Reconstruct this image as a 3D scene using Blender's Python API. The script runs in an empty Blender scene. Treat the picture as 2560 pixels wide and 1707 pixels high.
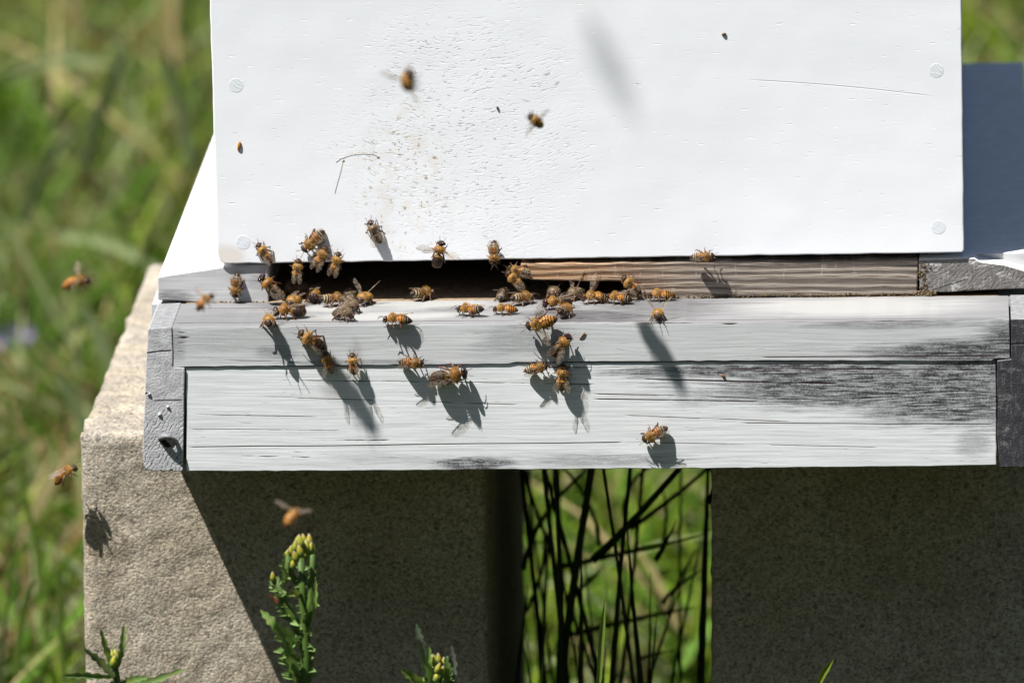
import bpy, bmesh, math, random
import numpy as np
from mathutils import Vector, Matrix, noise
random.seed(7)
SC = bpy.context.scene
COL = SC.collection

# ---------------------------------------------------------------- camera, light, exposure
FPX, IMW, IMH = 23250.0, 2560, 1707
YAW, PIT, ROL = math.radians(2.77), math.radians(12.3), 0.0185
_s, _c = math.sin(YAW), math.cos(YAW)
_sp, _cp = math.sin(PIT), math.cos(PIT)
CF = Vector((-_s * _cp, _c * _cp, -_sp))
_R0 = Vector((_c, _s, 0.0))
_U0 = _R0.cross(CF)
CU = _U0 * math.cos(ROL) + _R0 * math.sin(ROL)
CR = _R0 * math.cos(ROL) - _U0 * math.sin(ROL)

def ray(px, py):
    return CF + CR * ((px - IMW / 2) / FPX) + CU * ((IMH / 2 - py) / FPX)

CLOC = -ray(1477, 645) * (FPX / 5300.0)
cam_d = bpy.data.cameras.new('camera')
cam = bpy.data.objects.new('camera', cam_d)
COL.objects.link(cam)
cam.matrix_world = Matrix(((CR.x, CU.x, -CF.x, CLOC.x), (CR.y, CU.y, -CF.y, CLOC.y),
                           (CR.z, CU.z, -CF.z, CLOC.z), (0, 0, 0, 1)))
cam_d.sensor_width = 36.0
cam_d.sensor_fit = 'HORIZONTAL'
cam_d.lens = FPX * 36.0 / IMW
cam_d.clip_start, cam_d.clip_end = 0.05, 2000.0
cam_d.dof.use_dof = True
cam_d.dof.focus_distance = 4.345
cam_d.dof.aperture_fstop = 12.3
SC.camera = cam

SUN_TO = Vector((-0.43, -0.33, 1.0)).normalized()        # direction towards the sun
SKY_STRENGTH, SUN_STRENGTH, EXPOSURE = 0.05, 5.0, 1.02
world = bpy.data.worlds.new('World')
SC.world = world
world.use_nodes = True
_wn = world.node_tree
_bg = _wn.nodes['Background']
_sky = _wn.nodes.new('ShaderNodeTexSky')
_sky.sky_type = 'NISHITA'
_sky.sun_disc = False
_sky.sun_elevation = math.asin(SUN_TO.z)
_sky.sun_rotation = math.atan2(SUN_TO.x, SUN_TO.y) % (2 * math.pi)
_wn.links.new(_sky.outputs[0], _bg.inputs[0])
_bg.inputs[1].default_value = SKY_STRENGTH
sun_d = bpy.data.lights.new('sun', 'SUN')
sun_d.energy = SUN_STRENGTH
sun_d.angle = math.radians(0.5)
sun_d.color = (1.0, 0.975, 0.94)
sun = bpy.data.objects.new('sun', sun_d)
sun.location = SUN_TO * 6
sun.rotation_euler = SUN_TO.to_track_quat('Z', 'Y').to_euler()
COL.objects.link(sun)
SC.view_settings.view_transform = 'Standard'
SC.view_settings.look = 'None'
SC.view_settings.exposure = EXPOSURE
SC.view_settings.gamma = 1.0
SC.view_settings.use_curve_mapping = False

# ---------------------------------------------------------------- helpers
def hitY(px, py, y):
    d = ray(px, py)
    return CLOC + d * ((y - CLOC.y) / d.y)

def hitZ(px, py, z):
    d = ray(px, py)
    return CLOC + d * ((z - CLOC.z) / d.z)

def tag(o, label=None, cat=None, group=None, kind=None):
    if label: o['label'] = label
    if cat: o['category'] = cat
    if group: o['group'] = group
    if kind: o['kind'] = kind
    return o

def empty(name, loc=(0, 0, 0)):
    o = bpy.data.objects.new(name, None)
    o.location = loc
    o.empty_display_size = 0.01
    COL.objects.link(o)
    return o

def mesh_obj(name, me, mats, parent=None, smooth=False):
    if not isinstance(mats, (list, tuple)): mats = [mats]
    if not me.materials:
        for m in mats: me.materials.append(m)
    if smooth:
        me.polygons.foreach_set('use_smooth', [True] * len(me.polygons))
    o = bpy.data.objects.new(name, me)
    COL.objects.link(o)
    if parent: o.parent = parent
    return o

def from_py(name, v, f):
    me = bpy.data.meshes.new(name)
    me.from_pydata([tuple(x) for x in v], [], f)
    me.update()
    return me

def tube(pts, rad, n=6, flat=None):
    """vertices and faces of a tapered tube along pts; rad one value per point"""
    v, f = [], []
    pts = [Vector(p) for p in pts]
    up = Vector((0.13, 0.21, 1)).normalized()
    for i, p in enumerate(pts):
        t = (pts[min(i + 1, len(pts) - 1)] - pts[max(i - 1, 0)]).normalized()
        a = t.cross(up)
        if a.length < 1e-3: a = t.cross(Vector((1, 0, 0)))
        a.normalize(); b = a.cross(t)
        for k in range(n):
            th = 2 * math.pi * k / n
            v.append(p + (a * math.cos(th) + b * math.sin(th)) * rad[i])
    for i in range(len(pts) - 1):
        for k in range(n):
            f.append((i * n + k, i * n + (k + 1) % n, (i + 1) * n + (k + 1) % n, (i + 1) * n + k))
    f.append(tuple(range(n))[::-1]); f.append(tuple(range((len(pts) - 1) * n, len(pts) * n)))
    return v, f

def join_vf(parts):
    V, Fc = [], []
    for v, f in parts:
        b = len(V); V += list(v); Fc += [tuple(i + b for i in q) for q in f]
    return V, Fc

# ---------------------------------------------------------------- material helper
class Mat:
    def __init__(s, name):
        s.m = bpy.data.materials.new(name); s.m.use_nodes = True
        s.t = s.m.node_tree; s.t.nodes.clear()
        s.out = s.t.nodes.new('ShaderNodeOutputMaterial')
    def n(s, typ, ins=None, **kw):
        nd = s.t.nodes.new('ShaderNode' + typ)
        for k, v in kw.items(): setattr(nd, k, v)
        for k, v in (ins or {}).items(): s.put(nd.inputs[k], v)
        return nd
    def put(s, sock, v):
        if isinstance(v, bpy.types.NodeSocket): s.t.links.new(v, sock)
        elif isinstance(v, bpy.types.Node): s.t.links.new(v.outputs[0], sock)
        else:
            if sock.type == 'RGBA' and len(v) == 3: v = (*v, 1)
            sock.default_value = v
    def math(s, op, a, b=0.0, c=0.0, clamp=False):
        return s.n('Math', {0: a, 1: b, 2: c}, operation=op, use_clamp=clamp).outputs[0]
    def mul(s, a, b): return s.math('MULTIPLY', a, b)
    def add(s, a, b): return s.math('ADD', a, b)
    def sub(s, a, b): return s.math('SUBTRACT', a, b)
    def mx(s, a, b): return s.math('MAXIMUM', a, b)
    def ss(s, v, lo, hi, a=0.0, b=1.0):
        return s.n('MapRange', {0: v, 1: lo, 2: hi, 3: a, 4: b}, interpolation_type='SMOOTHSTEP').outputs[0]
    def mix(s, f, a, b, blend='MIX'):
        nd = s.n('Mix', None, data_type='RGBA', blend_type=blend)
        s.put(nd.inputs[0], f); s.put(nd.inputs[6], a); s.put(nd.inputs[7], b)
        return nd.outputs[2]
    def xyz(s, x, y, z): return s.n('CombineXYZ', {0: x, 1: y, 2: z}).outputs[0]
    def noise(s, vec, scale=1.0, detail=3.0, rough=0.55, dist=0.0):
        return s.n('TexNoise', {'Vector': vec, 'Scale': scale, 'Detail': detail, 'Roughness': rough, 'Distortion': dist}).outputs[0]
    def pos(s):
        g = s.n('NewGeometry'); sp = s.n('SeparateXYZ', {0: g.outputs['Position']})
        return g.outputs['Position'], sp.outputs[0], sp.outputs[1], sp.outputs[2]
    def bump(s, h, dist, strength=1.0, prev=None):
        nd = s.n('Bump', {'Height': h, 'Distance': dist, 'Strength': strength})
        if prev is not None: s.put(nd.inputs['Normal'], prev)
        return nd.outputs[0]
    def bsdf(s, col, rough=0.6, normal=None, **kw):
        b = s.n('BsdfPrincipled', {'Base Color': col, 'Roughness': rough})
        if normal is not None: s.put(b.inputs['Normal'], normal)
        for k, v in kw.items(): s.put(b.inputs[k.replace('_', ' ')], v)
        s.t.links.new(b.outputs[0], s.out.inputs[0])
        return b

def ell(M, u, v, cu, cv, ru, rv, warp=None, amt=0.5):
    """soft ellipse mask, 1 in the middle and 0 outside"""
    a = M.mul(M.sub(u, cu), 1.0 / ru); b = M.mul(M.sub(v, cv), 1.0 / rv)
    r = M.math('SQRT', M.add(M.mul(a, a), M.mul(b, b)))
    if warp is not None: r = M.add(r, M.mul(M.sub(warp, 0.5), amt * 2))
    return M.ss(r, 1.0, 0.35)

def pe(px, py, rx, ry, y):
    """ellipse in the front plane at depth y, centre and radii in image pixels of the survey"""
    p = hitY(px, py, y)
    return (p.x, p.z, rx / 5300.0, ry / 5180.0)

# ---------------------------------------------------------------- materials of the setting
def mat_box_paint():
    M = Mat('white_box_paint'); P, X, Y, Z = M.pos()
    c = hitY(1150, 330, 0)
    w0 = M.noise(P, 30, 3)
    knot = ell(M, X, Z, c.x, c.z, 0.078, 0.085, w0, 0.5)
    c2 = hitY(1020, 470, 0)
    knot2 = ell(M, X, Z, c2.x, c2.z, 0.03, 0.05, w0, 0.5)
    # plain horizontal grain
    g = M.noise(M.xyz(M.mul(X, 45), M.mul(Y, 45), M.mul(Z, 620)), 1, 4, 0.6)
    g2 = M.noise(M.xyz(M.mul(X, 140), M.mul(Y, 140), M.mul(Z, 1100)), 1, 2, 0.5)
    tick = M.ss(g2, 0.66, 0.74)
    # grain swirl with checks around the hidden knot: direction fans out from a point left of it
    th = 0.42
    dx = M.sub(X, c.x - 0.06); dz = M.sub(Z, c.z - 0.02)
    dz = M.add(dz, M.mul(M.sub(M.noise(P, 28, 2), 0.5), 0.014))
    ua = M.add(M.mul(dx, math.cos(th)), M.mul(dz, -math.sin(th)))
    va = M.add(M.add(M.mul(dx, math.sin(th)), M.mul(dz, math.cos(th))), M.mul(M.mul(dx, dx), -3.0))
    s1 = M.noise(M.xyz(M.mul(ua, 250), M.mul(va, 1050), 0.0), 1, 2, 0.5)
    s2 = M.noise(M.xyz(M.mul(ua, 400), M.mul(va, 1000), 7.0), 1, 2, 0.5)
    pch = M.ss(M.noise(P, 75, 3, 0.6), 0.34, 0.58)
    chk = M.mul(M.mul(M.ss(s1, 0.58, 0.66), knot), pch)
    chk2 = M.mul(M.mul(M.ss(s2, 0.58, 0.66), M.mx(knot, knot2)), M.ss(M.noise(P, 120, 2), 0.38, 0.60))
    cut = M.mx(chk, M.mul(chk2, 0.8))
    h = M.add(M.add(M.mul(g, 0.09), M.mul(tick, -0.30)), M.mul(cut, -0.26))
    xa_, xb_ = hitY(1860, 200, 0), hitY(2345, 243, 0)
    k_ = (xb_.z - xa_.z) / (xb_.x - xa_.x)
    t_ = M.sub(X, xa_.x)
    d_ = M.math('ABSOLUTE', M.sub(Z, M.add(M.add(M.mul(t_, k_ * .55), xa_.z), M.mul(M.mul(t_, t_), k_ * .45 / (xb_.x - xa_.x)))))
    split = M.mul(M.mul(M.ss(d_, 0.00035, 0.00008), M.ss(X, xa_.x, xa_.x + .01)), M.ss(X, xb_.x, xb_.x - .01))
    h = M.add(h, M.mul(split, -0.25))
    nb = M.bump(h, 0.00026, 1.0)
    nb = M.bump(M.noise(P, 9, 3), 0.004, 0.35, nb)
    deep = M.ss(M.noise(M.xyz(M.mul(ua, 210), M.mul(va, 760), 3.0), 1, 2, 0.5), 0.67, 0.73)
    dark = M.mx(M.mul(deep, M.mul(knot, 0.7)), M.mul(M.ss(M.mx(chk, chk2), 0.35, 1.0), M.add(0.12, M.mul(M.ss(M.noise(P, 210, 2), .40, .62), 0.48))))
    fine = M.mul(M.ss(g2, 0.70, 0.78), 0.35)
    col = M.mix(fine, (0.775, 0.795, 0.825), (0.34, 0.34, 0.37))
    col = M.mix(dark, col, (0.20, 0.17, 0.15))
    col = M.mix(M.mul(split, 0.32), col, (0.2, 0.19, 0.18))
    tan = M.mul(M.ss(M.noise(P, 420, 3), 0.60, 0.68), M.mul(knot2, 0.75))
    col = M.mix(M.mul(M.mul(knot2, 0.22), M.ss(M.noise(P, 130, 3), .45, .65)), col, (0.60, 0.50, 0.33))
    band = M.noise(M.xyz(M.mul(X, 5), 0.0, M.mul(M.add(Z, M.mul(M.mul(X, X), 0.8)), 55)), 1, 3)
    col = M.mix(M.mul(M.ss(band, .35, .7), 0.10), col, (0.60, 0.62, 0.66))
    col = M.mix(tan, col, (0.38, 0.22, 0.08))
    # grubby lower left corner
    e = pe(575, 640, 60, 40, 0)
    grub = M.mul(ell(M, X, Z, *e, w0, 0.6), 0.45)
    col = M.mix(grub, col, (0.55, 0.45, 0.33))
    M.bsdf(col, 0.55, nb)
    return M.m

def mat_weathered(name, base, dark, ell_dark, lines, streak=1.0, cover=0.0, ell_light=(), light=(0.6, 0.6, 0.6),
                  lines_col=(0.035, 0.018, 0.018), vgrain=900.0, warmth=None):
    """flaking white paint over grey wood; u along X, v = Z + Y so that it runs over the edge"""
    M = Mat(name); P, X, Y, Z = M.pos()
    V = M.add(Z, Y)
    wav = M.noise(M.xyz(M.mul(X, 9), M.mul(V, 25), 0.0), 1, 2)
    Vw = M.add(V, M.mul(M.sub(wav, 0.5), 0.004))
    g = M.noise(M.xyz(M.mul(X, 26), M.mul(Vw, vgrain), 0.0), 1, 5, 0.62)
    g2 = M.noise(M.xyz(M.mul(X, 90), M.mul(Vw, vgrain * 1.4), 5.0), 1, 3, 0.6)
    pat = M.noise(M.xyz(M.mul(X, 30), M.mul(V, 110), 2.0), 1, 4, 0.6)
    col = M.mix(M.ss(g, 0.30, 0.70), tuple(b * 0.83 for b in base), tuple(min(0.8, b * 1.1) for b in base))
    crack = M.mul(M.ss(g2, 0.60, 0.72), M.ss(pat, 0.42, 0.66))
    col = M.mix(M.mul(crack, 0.6 * streak), col, dark)
    if cover:
        cov = M.mul(M.ss(M.add(M.mul(pat, 0.6), M.mul(g, 0.4)), 0.48, 0.62), cover)
        col = M.mix(cov, col, tuple(d * 2.2 for d in dark))
    for e in ell_light:
        m = ell(M, X, V, *e[:4], M.add(M.mul(pat, 0.5), M.mul(g, 0.5)), 0.9)
        col = M.mix(M.mul(m, 0.9), col, light)
    wm = M.add(M.mul(pat, 0.45), M.mul(g, 0.55))
    tot = None
    for e in ell_dark:
        st = e[4] if len(e) > 4 else 1.0
        m = M.mul(ell(M, X, V, *e[:4], wm, 1.1), st)
        tot = m if tot is None else M.mx(tot, m)
    if tot is not None:
        spk = M.ss(M.add(M.mul(g2, 0.5), M.add(M.mul(g, 0.3), M.mul(M.noise(P, 1500, 2), 0.2))), 0.40, 0.56)
        col = M.mix(M.mul(tot, M.add(0.40, M.mul(spk, 0.60))), col, dark)
    cr = None
    for (x0, v0, x1, v1, w, br) in lines:
        k = (v1 - v0) / (x1 - x0)
        d = M.math('ABSOLUTE', M.sub(M.add(V, M.mul(M.sub(wav, 0.5), 0.0012)), M.add(M.mul(M.sub(X, x0), k), v0)))
        m = M.ss(d, M.mul(M.add(0.15, g), w * 0.85), w * 0.12)
        inside = M.mul(M.ss(X, min(x0, x1), min(x0, x1) + 0.004), M.ss(X, max(x0, x1), max(x0, x1) - 0.004))
        m = M.mul(m, inside)
        if br: m = M.mul(m, M.ss(pat, br - 0.06, br + 0.06))
        cr = m if cr is None else M.mx(cr, m)
    if cr is not None: col = M.mix(cr, col, lines_col)
    h = M.add(M.add(M.mul(g, 0.30), M.mul(g2, 0.12)), M.mul(crack, -0.4))
    if cr is not None: h = M.add(h, M.mul(cr, -1.0))
    nb = M.bump(h, 0.00024, 1.0)
    M.bsdf(col, 0.7, nb, Specular_IOR_Level=0.3)
    return M.m

def mat_endgrain(name, base, dark, ang, cx, cz, speck=0.5, lines=(), white=0.0, scratch=0.35, gk=1.0):
    M = Mat(name); P, X, Y, Z = M.pos()
    V = M.add(Z, Y)
    u = M.add(M.mul(M.sub(X, cx), math.cos(ang)), M.mul(M.sub(V, cz), math.sin(ang)))
    w = M.noise(P, 120, 3)
    n1 = M.noise(P, 900, 3, 0.6)
    n2 = M.noise(M.xyz(M.mul(X, 140), Y, M.mul(V, 260)), 1, 4)
    groove = M.mul(M.ss(M.math('SINE', M.add(M.mul(u, 3300), M.mul(w, 24))), 0.35, 0.95), M.ss(n2, 0.38, 0.62))
    low = M.ss(M.add(V, M.mul(w, 0.02)), cz + 0.024, cz - 0.010)
    groove = M.mul(M.mul(groove, low), gk)
    col = M.mix(M.ss(n2, 0.35, 0.65), tuple(b * 0.72 for b in base), base)
    col = M.mix(M.mul(M.ss(n1, 0.60, 0.72), speck), col, dark)
    col = M.mix(M.mul(groove, 0.72), col, dark)
    scr = M.ss(M.noise(M.xyz(M.mul(X, 900), Y, M.mul(V, 170)), 1, 4, 0.65), 0.52, 0.68)
    col = M.mix(M.mul(scr, scratch), col, tuple(min(.7, b * 3.2 + .02) for b in base))
    if white:
        wm = M.ss(M.noise(M.xyz(M.mul(X, 90), Y, M.mul(V, 240)), 1, 5, 0.68), 0.56, 0.66)
        col = M.mix(M.mul(wm, white), col, (0.62, 0.62, 0.62))
    for (x0, v0, x1, v1, w_, br) in lines:
        d = M.math('ABSOLUTE', M.sub(M.add(V, M.mul(M.sub(w, 0.5), 0.0012)), M.add(M.mul(M.sub(X, x0), (v1 - v0) / (x1 - x0)), v0)))
        m = M.mul(M.mul(M.ss(d, w_, w_ * .3), M.ss(X, x0, x0 + .001)), M.ss(X, x1, x1 - .001))
        col = M.mix(M.mul(m, .85), col, (0.02, 0.015, 0.02)); groove = M.mx(groove, m)
    h = M.add(M.mul(n1, 0.6), M.mul(groove, -1.0))
    M.bsdf(col, 0.75, M.bump(h, 0.0005, 1.0), Specular_IOR_Level=0.3)
    return M.m

def mat_reducer():
    M = Mat('bare_reducer_wood'); P, X, Y, Z = M.pos()
    wav = M.noise(M.xyz(M.mul(X, 14), 0.0, M.mul(Z, 30)), 1, 2)
    Zw = M.add(Z, M.mul(M.sub(wav, 0.5), 0.004))
    ring = M.math('SINE', M.add(M.mul(M.add(Zw, M.mul(X, 0.012)), 1750), M.mul(M.noise(M.xyz(M.mul(X, 11), 0.0, M.mul(Z, 130)), 1, 3), 11.0)))
    g = M.noise(M.xyz(M.mul(X, 60), Y, M.mul(Zw, 1500)), 1, 4, 0.6)
    v = M.add(M.mul(ring, 0.22), g)
    left = M.ss(X, hitY(1820, 690, 0).x, hitY(1380, 690, 0).x)
    grey = M.mix(M.ss(v, 0.30, 0.75), (0.115, 0.095, 0.08), (0.33, 0.29, 0.245))
    warm = M.mix(M.ss(v, 0.30, 0.75), (0.17, 0.085, 0.040), (0.46, 0.31, 0.19))
    col = M.mix(left, grey, warm)
    line = M.mul(M.ss(ring, 0.80, 0.98), M.ss(g, 0.42, 0.60))
    col = M.mix(M.mul(line, 0.8), col, (0.075, 0.035, 0.018))
    saw = M.noise(M.xyz(M.mul(X, 480), Y, M.mul(Z, 70)), 1, 2)
    col = M.mix(M.mul(M.ss(saw, 0.62, 0.72), 0.35), col, (0.42, 0.37, 0.31))
    h = M.add(M.mul(ring, 0.22), M.mul(g, 0.8))
    M.bsdf(col, 0.7, M.bump(h, 0.0005, 1.0), Specular_IOR_Level=0.25)
    return M.m

def mat_concrete():
    M = Mat('rough_concrete'); P, X, Y, Z = M.pos()
    big = M.noise(P, 22, 4)
    n1 = M.noise(M.xyz(M.mul(X, 520), M.mul(Y, 520), M.mul(Z, 900)), 1, 4, 0.62)
    n2 = M.noise(M.xyz(M.mul(X, 700), M.mul(Y, 700), M.mul(Z, 1000)), 1, 3, 0.6)
    vor = M.n('TexVoronoi', {'Vector': P, 'Scale': 420.0}).outputs[0]
    col = M.mix(M.ss(big, 0.30, 0.70), (0.36, 0.308, 0.23), (0.44, 0.392, 0.318))
    smear = M.ss(M.noise(M.xyz(M.mul(X, 55), M.mul(Y, 55), M.mul(Z, 80)), 1, 4, 0.6), 0.62, 0.74)
    col = M.mix(M.mul(smear, 0.6), col, (0.42, 0.41, 0.385))
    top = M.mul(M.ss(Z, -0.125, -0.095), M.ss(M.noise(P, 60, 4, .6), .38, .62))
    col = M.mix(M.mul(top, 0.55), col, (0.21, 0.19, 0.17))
    stain = M.ss(M.noise(M.xyz(M.mul(X, 16), M.mul(Y, 16), M.mul(Z, 9)), 1, 5, .6), .54, .70)
    col = M.mix(M.mul(stain, 0.2), col, (0.20, 0.165, 0.115))
    peb = M.n('TexVoronoi', {'Vector': P, 'Scale': 260.0})
    hue = M.n('SeparateColor', {0: peb.outputs['Color']})
    isp = M.mul(M.ss(peb.outputs['Distance'], 0.42, 0.30), M.ss(hue.outputs[0], 0.72, 0.76))
    pc = M.mix(hue.outputs[1], (0.17, 0.15, 0.13), (0.46, 0.36, 0.28))
    col = M.mix(M.mul(isp, 0.7), col, pc)
    pit = M.ss(n1, 0.45, 0.31)
    col = M.mix(M.mul(pit, 0.65), col, (0.10, 0.085, 0.065))
    gr = M.n('TexVoronoi', {'Vector': P, 'Scale': 760.0}); gh = M.n('SeparateColor', {0: gr.outputs['Color']})
    g2_ = M.n('TexVoronoi', {'Vector': P, 'Scale': 1500.0}); gh2 = M.n('SeparateColor', {0: g2_.outputs['Color']})
    col = M.mix(1.0, col, M.n('MapRange', {0: M.add(M.mul(gh.outputs[0], .6), M.mul(gh2.outputs[0], .4)), 1: 0.1, 2: 0.9, 3: 0.62, 4: 1.22}).outputs[0], 'MULTIPLY')
    h = M.add(M.mul(M.sub(gh.outputs[1], gr.outputs['Distance']), 0.55), M.mul(M.sub(gh2.outputs[1], g2_.outputs['Distance']), 0.30))
    h = M.add(M.add(h, M.mul(n2, 0.5)), M.mul(pit, -1.1))
    M.bsdf(col, 0.9, M.bump(h, 0.00055, 0.9), Specular_IOR_Level=0.2)
    return M.m

def mat_plain(name, col, rough=0.6, var=0.25, scale=200.0, bump=0.0, **kw):
    M = Mat(name); P, X, Y, Z = M.pos()
    n = M.noise(P, scale, 3)
    c = M.mix(M.ss(n, 0.3, 0.7), tuple(x * (1 - var) for x in col), tuple(min(1, x * (1 + var)) for x in col))
    M.bsdf(c, rough, M.bump(n, bump) if bump else None, **kw)
    return M.m

def mat_attr(name, rough, trans=0.0, spec=0.4, grain=0, **kw):
    """colour comes from a per-vertex attribute: pigment of blade, leaf or insect"""
    M = Mat(name)
    a = M.n('Attribute', None, attribute_name='col')
    colr = a.outputs['Color']
    if grain:
        nz = M.noise(M.n('TexCoord').outputs['Object'], grain, 3, 0.6)
        colr = M.mix(1.0, colr, M.n('MapRange', {0: nz, 1: 0.3, 2: 0.7, 3: 0.45, 4: 1.25}).outputs[0], 'MULTIPLY')
    b = M.bsdf(colr, rough, None, Specular_IOR_Level=spec, **kw)
    if trans:
        t = M.n('BsdfTranslucent', {0: a.outputs['Color']})
        mixs = M.n('MixShader', {0: trans, 1: b.outputs[0], 2: t.outputs[0]})
        M.t.links.new(mixs.outputs[0], M.out.inputs[0])
    return M.m

def mat_wing():
    M = Mat('bee_wing_membrane')
    tc = M.n('TexCoord').outputs['Object']
    v = M.n('TexVoronoi', {'Vector': tc, 'Scale': 620.0}, feature='DISTANCE_TO_EDGE').outputs[0]
    vein = M.ss(v, 0.10, 0.03)
    tr = M.n('BsdfTransparent', {0: (0.90, 0.87, 0.82, 1)})
    di = M.n('BsdfPrincipled', {'Base Color': (0.36, 0.30, 0.23, 1), 'Roughness': 0.2})
    f = M.add(0.075, M.mul(vein, 0.24))
    mx = M.n('MixShader', {0: f, 1: tr.outputs[0], 2: di.outputs[0]})
    M.t.links.new(mx.outputs[0], M.out.inputs[0])
    return M.m

def mat_ground():
    M = Mat('lawn_soil'); P, X, Y, Z = M.pos()
    a = M.noise(P, 14, 5, 0.65); b = M.noise(P, 60, 4); c = M.noise(P, 2.2, 3)
    col = M.mix(M.ss(a, 0.35, 0.65), (0.016, 0.019, 0.009), (0.034, 0.038, 0.018))
    col = M.mix(M.mul(M.ss(b, 0.52, 0.66), 0.6), col, (0.085, 0.062, 0.038))
    col = M.mix(M.mul(M.ss(c, 0.5, 0.7), 0.4), col, (0.06, 0.058, 0.028))
    M.bsdf(col, 0.95, M.bump(b, 0.01), Specular_IOR_Level=0.1)
    return M.m

# ---------------------------------------------------------------- ground sheet
YB, YL, ZL, ZG = -0.053, -0.0523, -0.020, -0.470      # ledge front, fascia front, ledge top, ground
M_GROUND = mat_ground()
gv = [(-400, -400, ZG), (400, -400, ZG), (400, 400, ZG), (-400, 400, ZG)]
tag(mesh_obj('ground', from_py('ground', gv, [(0, 1, 2, 3)]), M_GROUND), kind='structure')

# ---------------------------------------------------------------- planks traced as prisms
def prism(front, depth, jitter=0.0, seg=0.02):
    """front: list of 3D points (one plane, clockwise or not); extruded along +Y by depth.
    Long edges are cut into short ones and nudged so that no edge is ruler straight."""
    P = []
    n = len(front)
    for i in range(n):
        a, b = front[i], front[(i + 1) % n]
        k = max(1, int((b - a).length / seg)) if jitter else 1
        for j in range(k):
            p = a.lerp(b, j / k)
            if jitter and j:
                q = p * 260.0
                p = p + Vector((noise.noise(q), 0, noise.noise(q + Vector((9, 3, 1))))) * jitter
            P.append(p)
    m = len(P)
    v = P + [p + Vector((0, depth, 0)) for p in P]
    f = [tuple(range(m)), tuple(range(2 * m - 1, m - 1, -1))]
    for i in range(m):
        j = (i + 1) % m
        f.append((i, i + m, j + m, j))
    return v, f

def plank(name, px, y, depth, mats, parent, jitter=0.0003, bevel=0.0004, top_mat=None, seg=0.006):
    v, f = prism([hitY(a, b, y) for a, b in px], depth, jitter, seg)
    me = from_py(name, v, f)
    bm = bmesh.new(); bm.from_mesh(me)
    bmesh.ops.recalc_face_normals(bm, faces=bm.faces)
    bm.to_mesh(me); bm.free()
    ms = mats if isinstance(mats, list) else [mats]
    if top_mat is not None:
        ms = ms + [top_mat]
        for p in me.polygons:
            if p.normal.z > 0.6: p.material_index = len(ms) - 1
    o = mesh_obj(name, me, ms, parent)
    if bevel:
        b = o.modifiers.new('edge', 'BEVEL'); b.width = bevel; b.segments = 2
        b.limit_method = 'ANGLE'; b.angle_limit = math.radians(50)
    return o

def box_mesh(x0, x1, y0, y1, z0, z1):
    v = [(x, y, z) for z in (z0, z1) for y in (y0, y1) for x in (x0, x1)]
    f = [(0, 2, 3, 1), (4, 5, 7, 6), (0, 1, 5, 4), (2, 6, 7, 3), (0, 4, 6, 2), (1, 3, 7, 5)]
    return v, f

def fl(px, py, rx, ry, s=1.0):      # ellipse on the front of the fascia
    p = hitY(px, py, YL); return (p.x, p.z + YL, rx / 5300, ry / 5180, s)
def fu(px, py, rx, ry, s=1.0):      # on the front of the landing strip
    p = hitY(px, py, YB); return (p.x, p.z + YB, rx / 5300, ry / 5180, s)
def ft(px, py, rx, ry, s=1.0):      # on the flat top of the landing strip
    p = hitZ(px, py, ZL); return (p.x, p.y + ZL, rx / 5300, ry / 1130, s)
def ln(f, x0, y0, x1, y1, w, br=0):
    a, b = f(x0, y0, 1, 1), f(x1, y1, 1, 1); return (a[0], a[1], b[0], b[1], w / 5200, br)

PAINT = mat_box_paint()
DARKW = (0.034, 0.034, 0.040)
W_FASCIA = mat_weathered('fascia_flaking_paint', (0.66, 0.68, 0.688), DARKW,
    [fl(2200, 965, 640, 82), fl(2380, 1000, 360, 90), fl(1980, 925, 520, 34), fl(2420, 930, 240, 60), fl(1190, 1158, 160, 22), fl(2430, 1110, 60, 50, .45),
     fl(1500, 1150, 330, 22, 0.5), fl(1000, 1150, 300, 25, .25)],
    [ln(fl, 700, 950, 1560, 962, 3, .5), ln(fl, 467, 1118, 1560, 1105, 3.4, 0), ln(fl, 1560, 1105, 2200, 1118, 2, .45),
     ln(fl, 1300, 918, 2490, 925, 4, .46), ln(fl, 1560, 948, 2100, 958, 5, .42), ln(fl, 1480, 985, 2100, 1000, 3.5, .47),
     ln(fl, 1480, 998, 1900, 1004, 4, .45), ln(fl, 1850, 1058, 2490, 1060, 3, .35), ln(fl, 467, 1035, 800, 1042, 2.5, .5),
     ln(fl, 800, 1100, 980, 1100, 4, .5), ln(fl, 600, 1140, 780, 1143, 3.5, .5), ln(fl, 620, 990, 1300, 1012, 2.4, .5), ln(fl, 467, 1072, 900, 1076, 2, .45),
     ln(fl, 1560, 1038, 1980, 1055, 2.4, .4)], streak=0.75)
W_STRIP = mat_weathered('landing_strip_worn_paint', (0.515, 0.53, 0.535), DARKW,
    [fu(2440, 878, 400, 40), fu(2540, 860, 130, 75), fu(1310, 850, 180, 60, .4), fu(690, 880, 90, 26, .5), fu(2250, 812, 300, 14, .5), fu(440, 860, 40, 60, .5),
     fu(900, 905, 260, 10, .5), fu(600, 850, 400, 60, .22)],
    [ln(fu, 440, 845, 480, 845, 8, 0), ln(fu, 440, 858, 465, 858, 6, 0), ln(fu, 440, 878, 462, 880, 6, 0), ln(fu, 440, 832, 470, 834, 5, 0),
     ln(fu, 1600, 808, 2520, 800, 3, .35), ln(fu, 1800, 811, 1850, 811, 5, 0), ln(fu, 480, 900, 760, 905, 2, .5), ln(fu, 1900, 893, 2500, 890, 4, .4)], streak=0.6)
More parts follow.
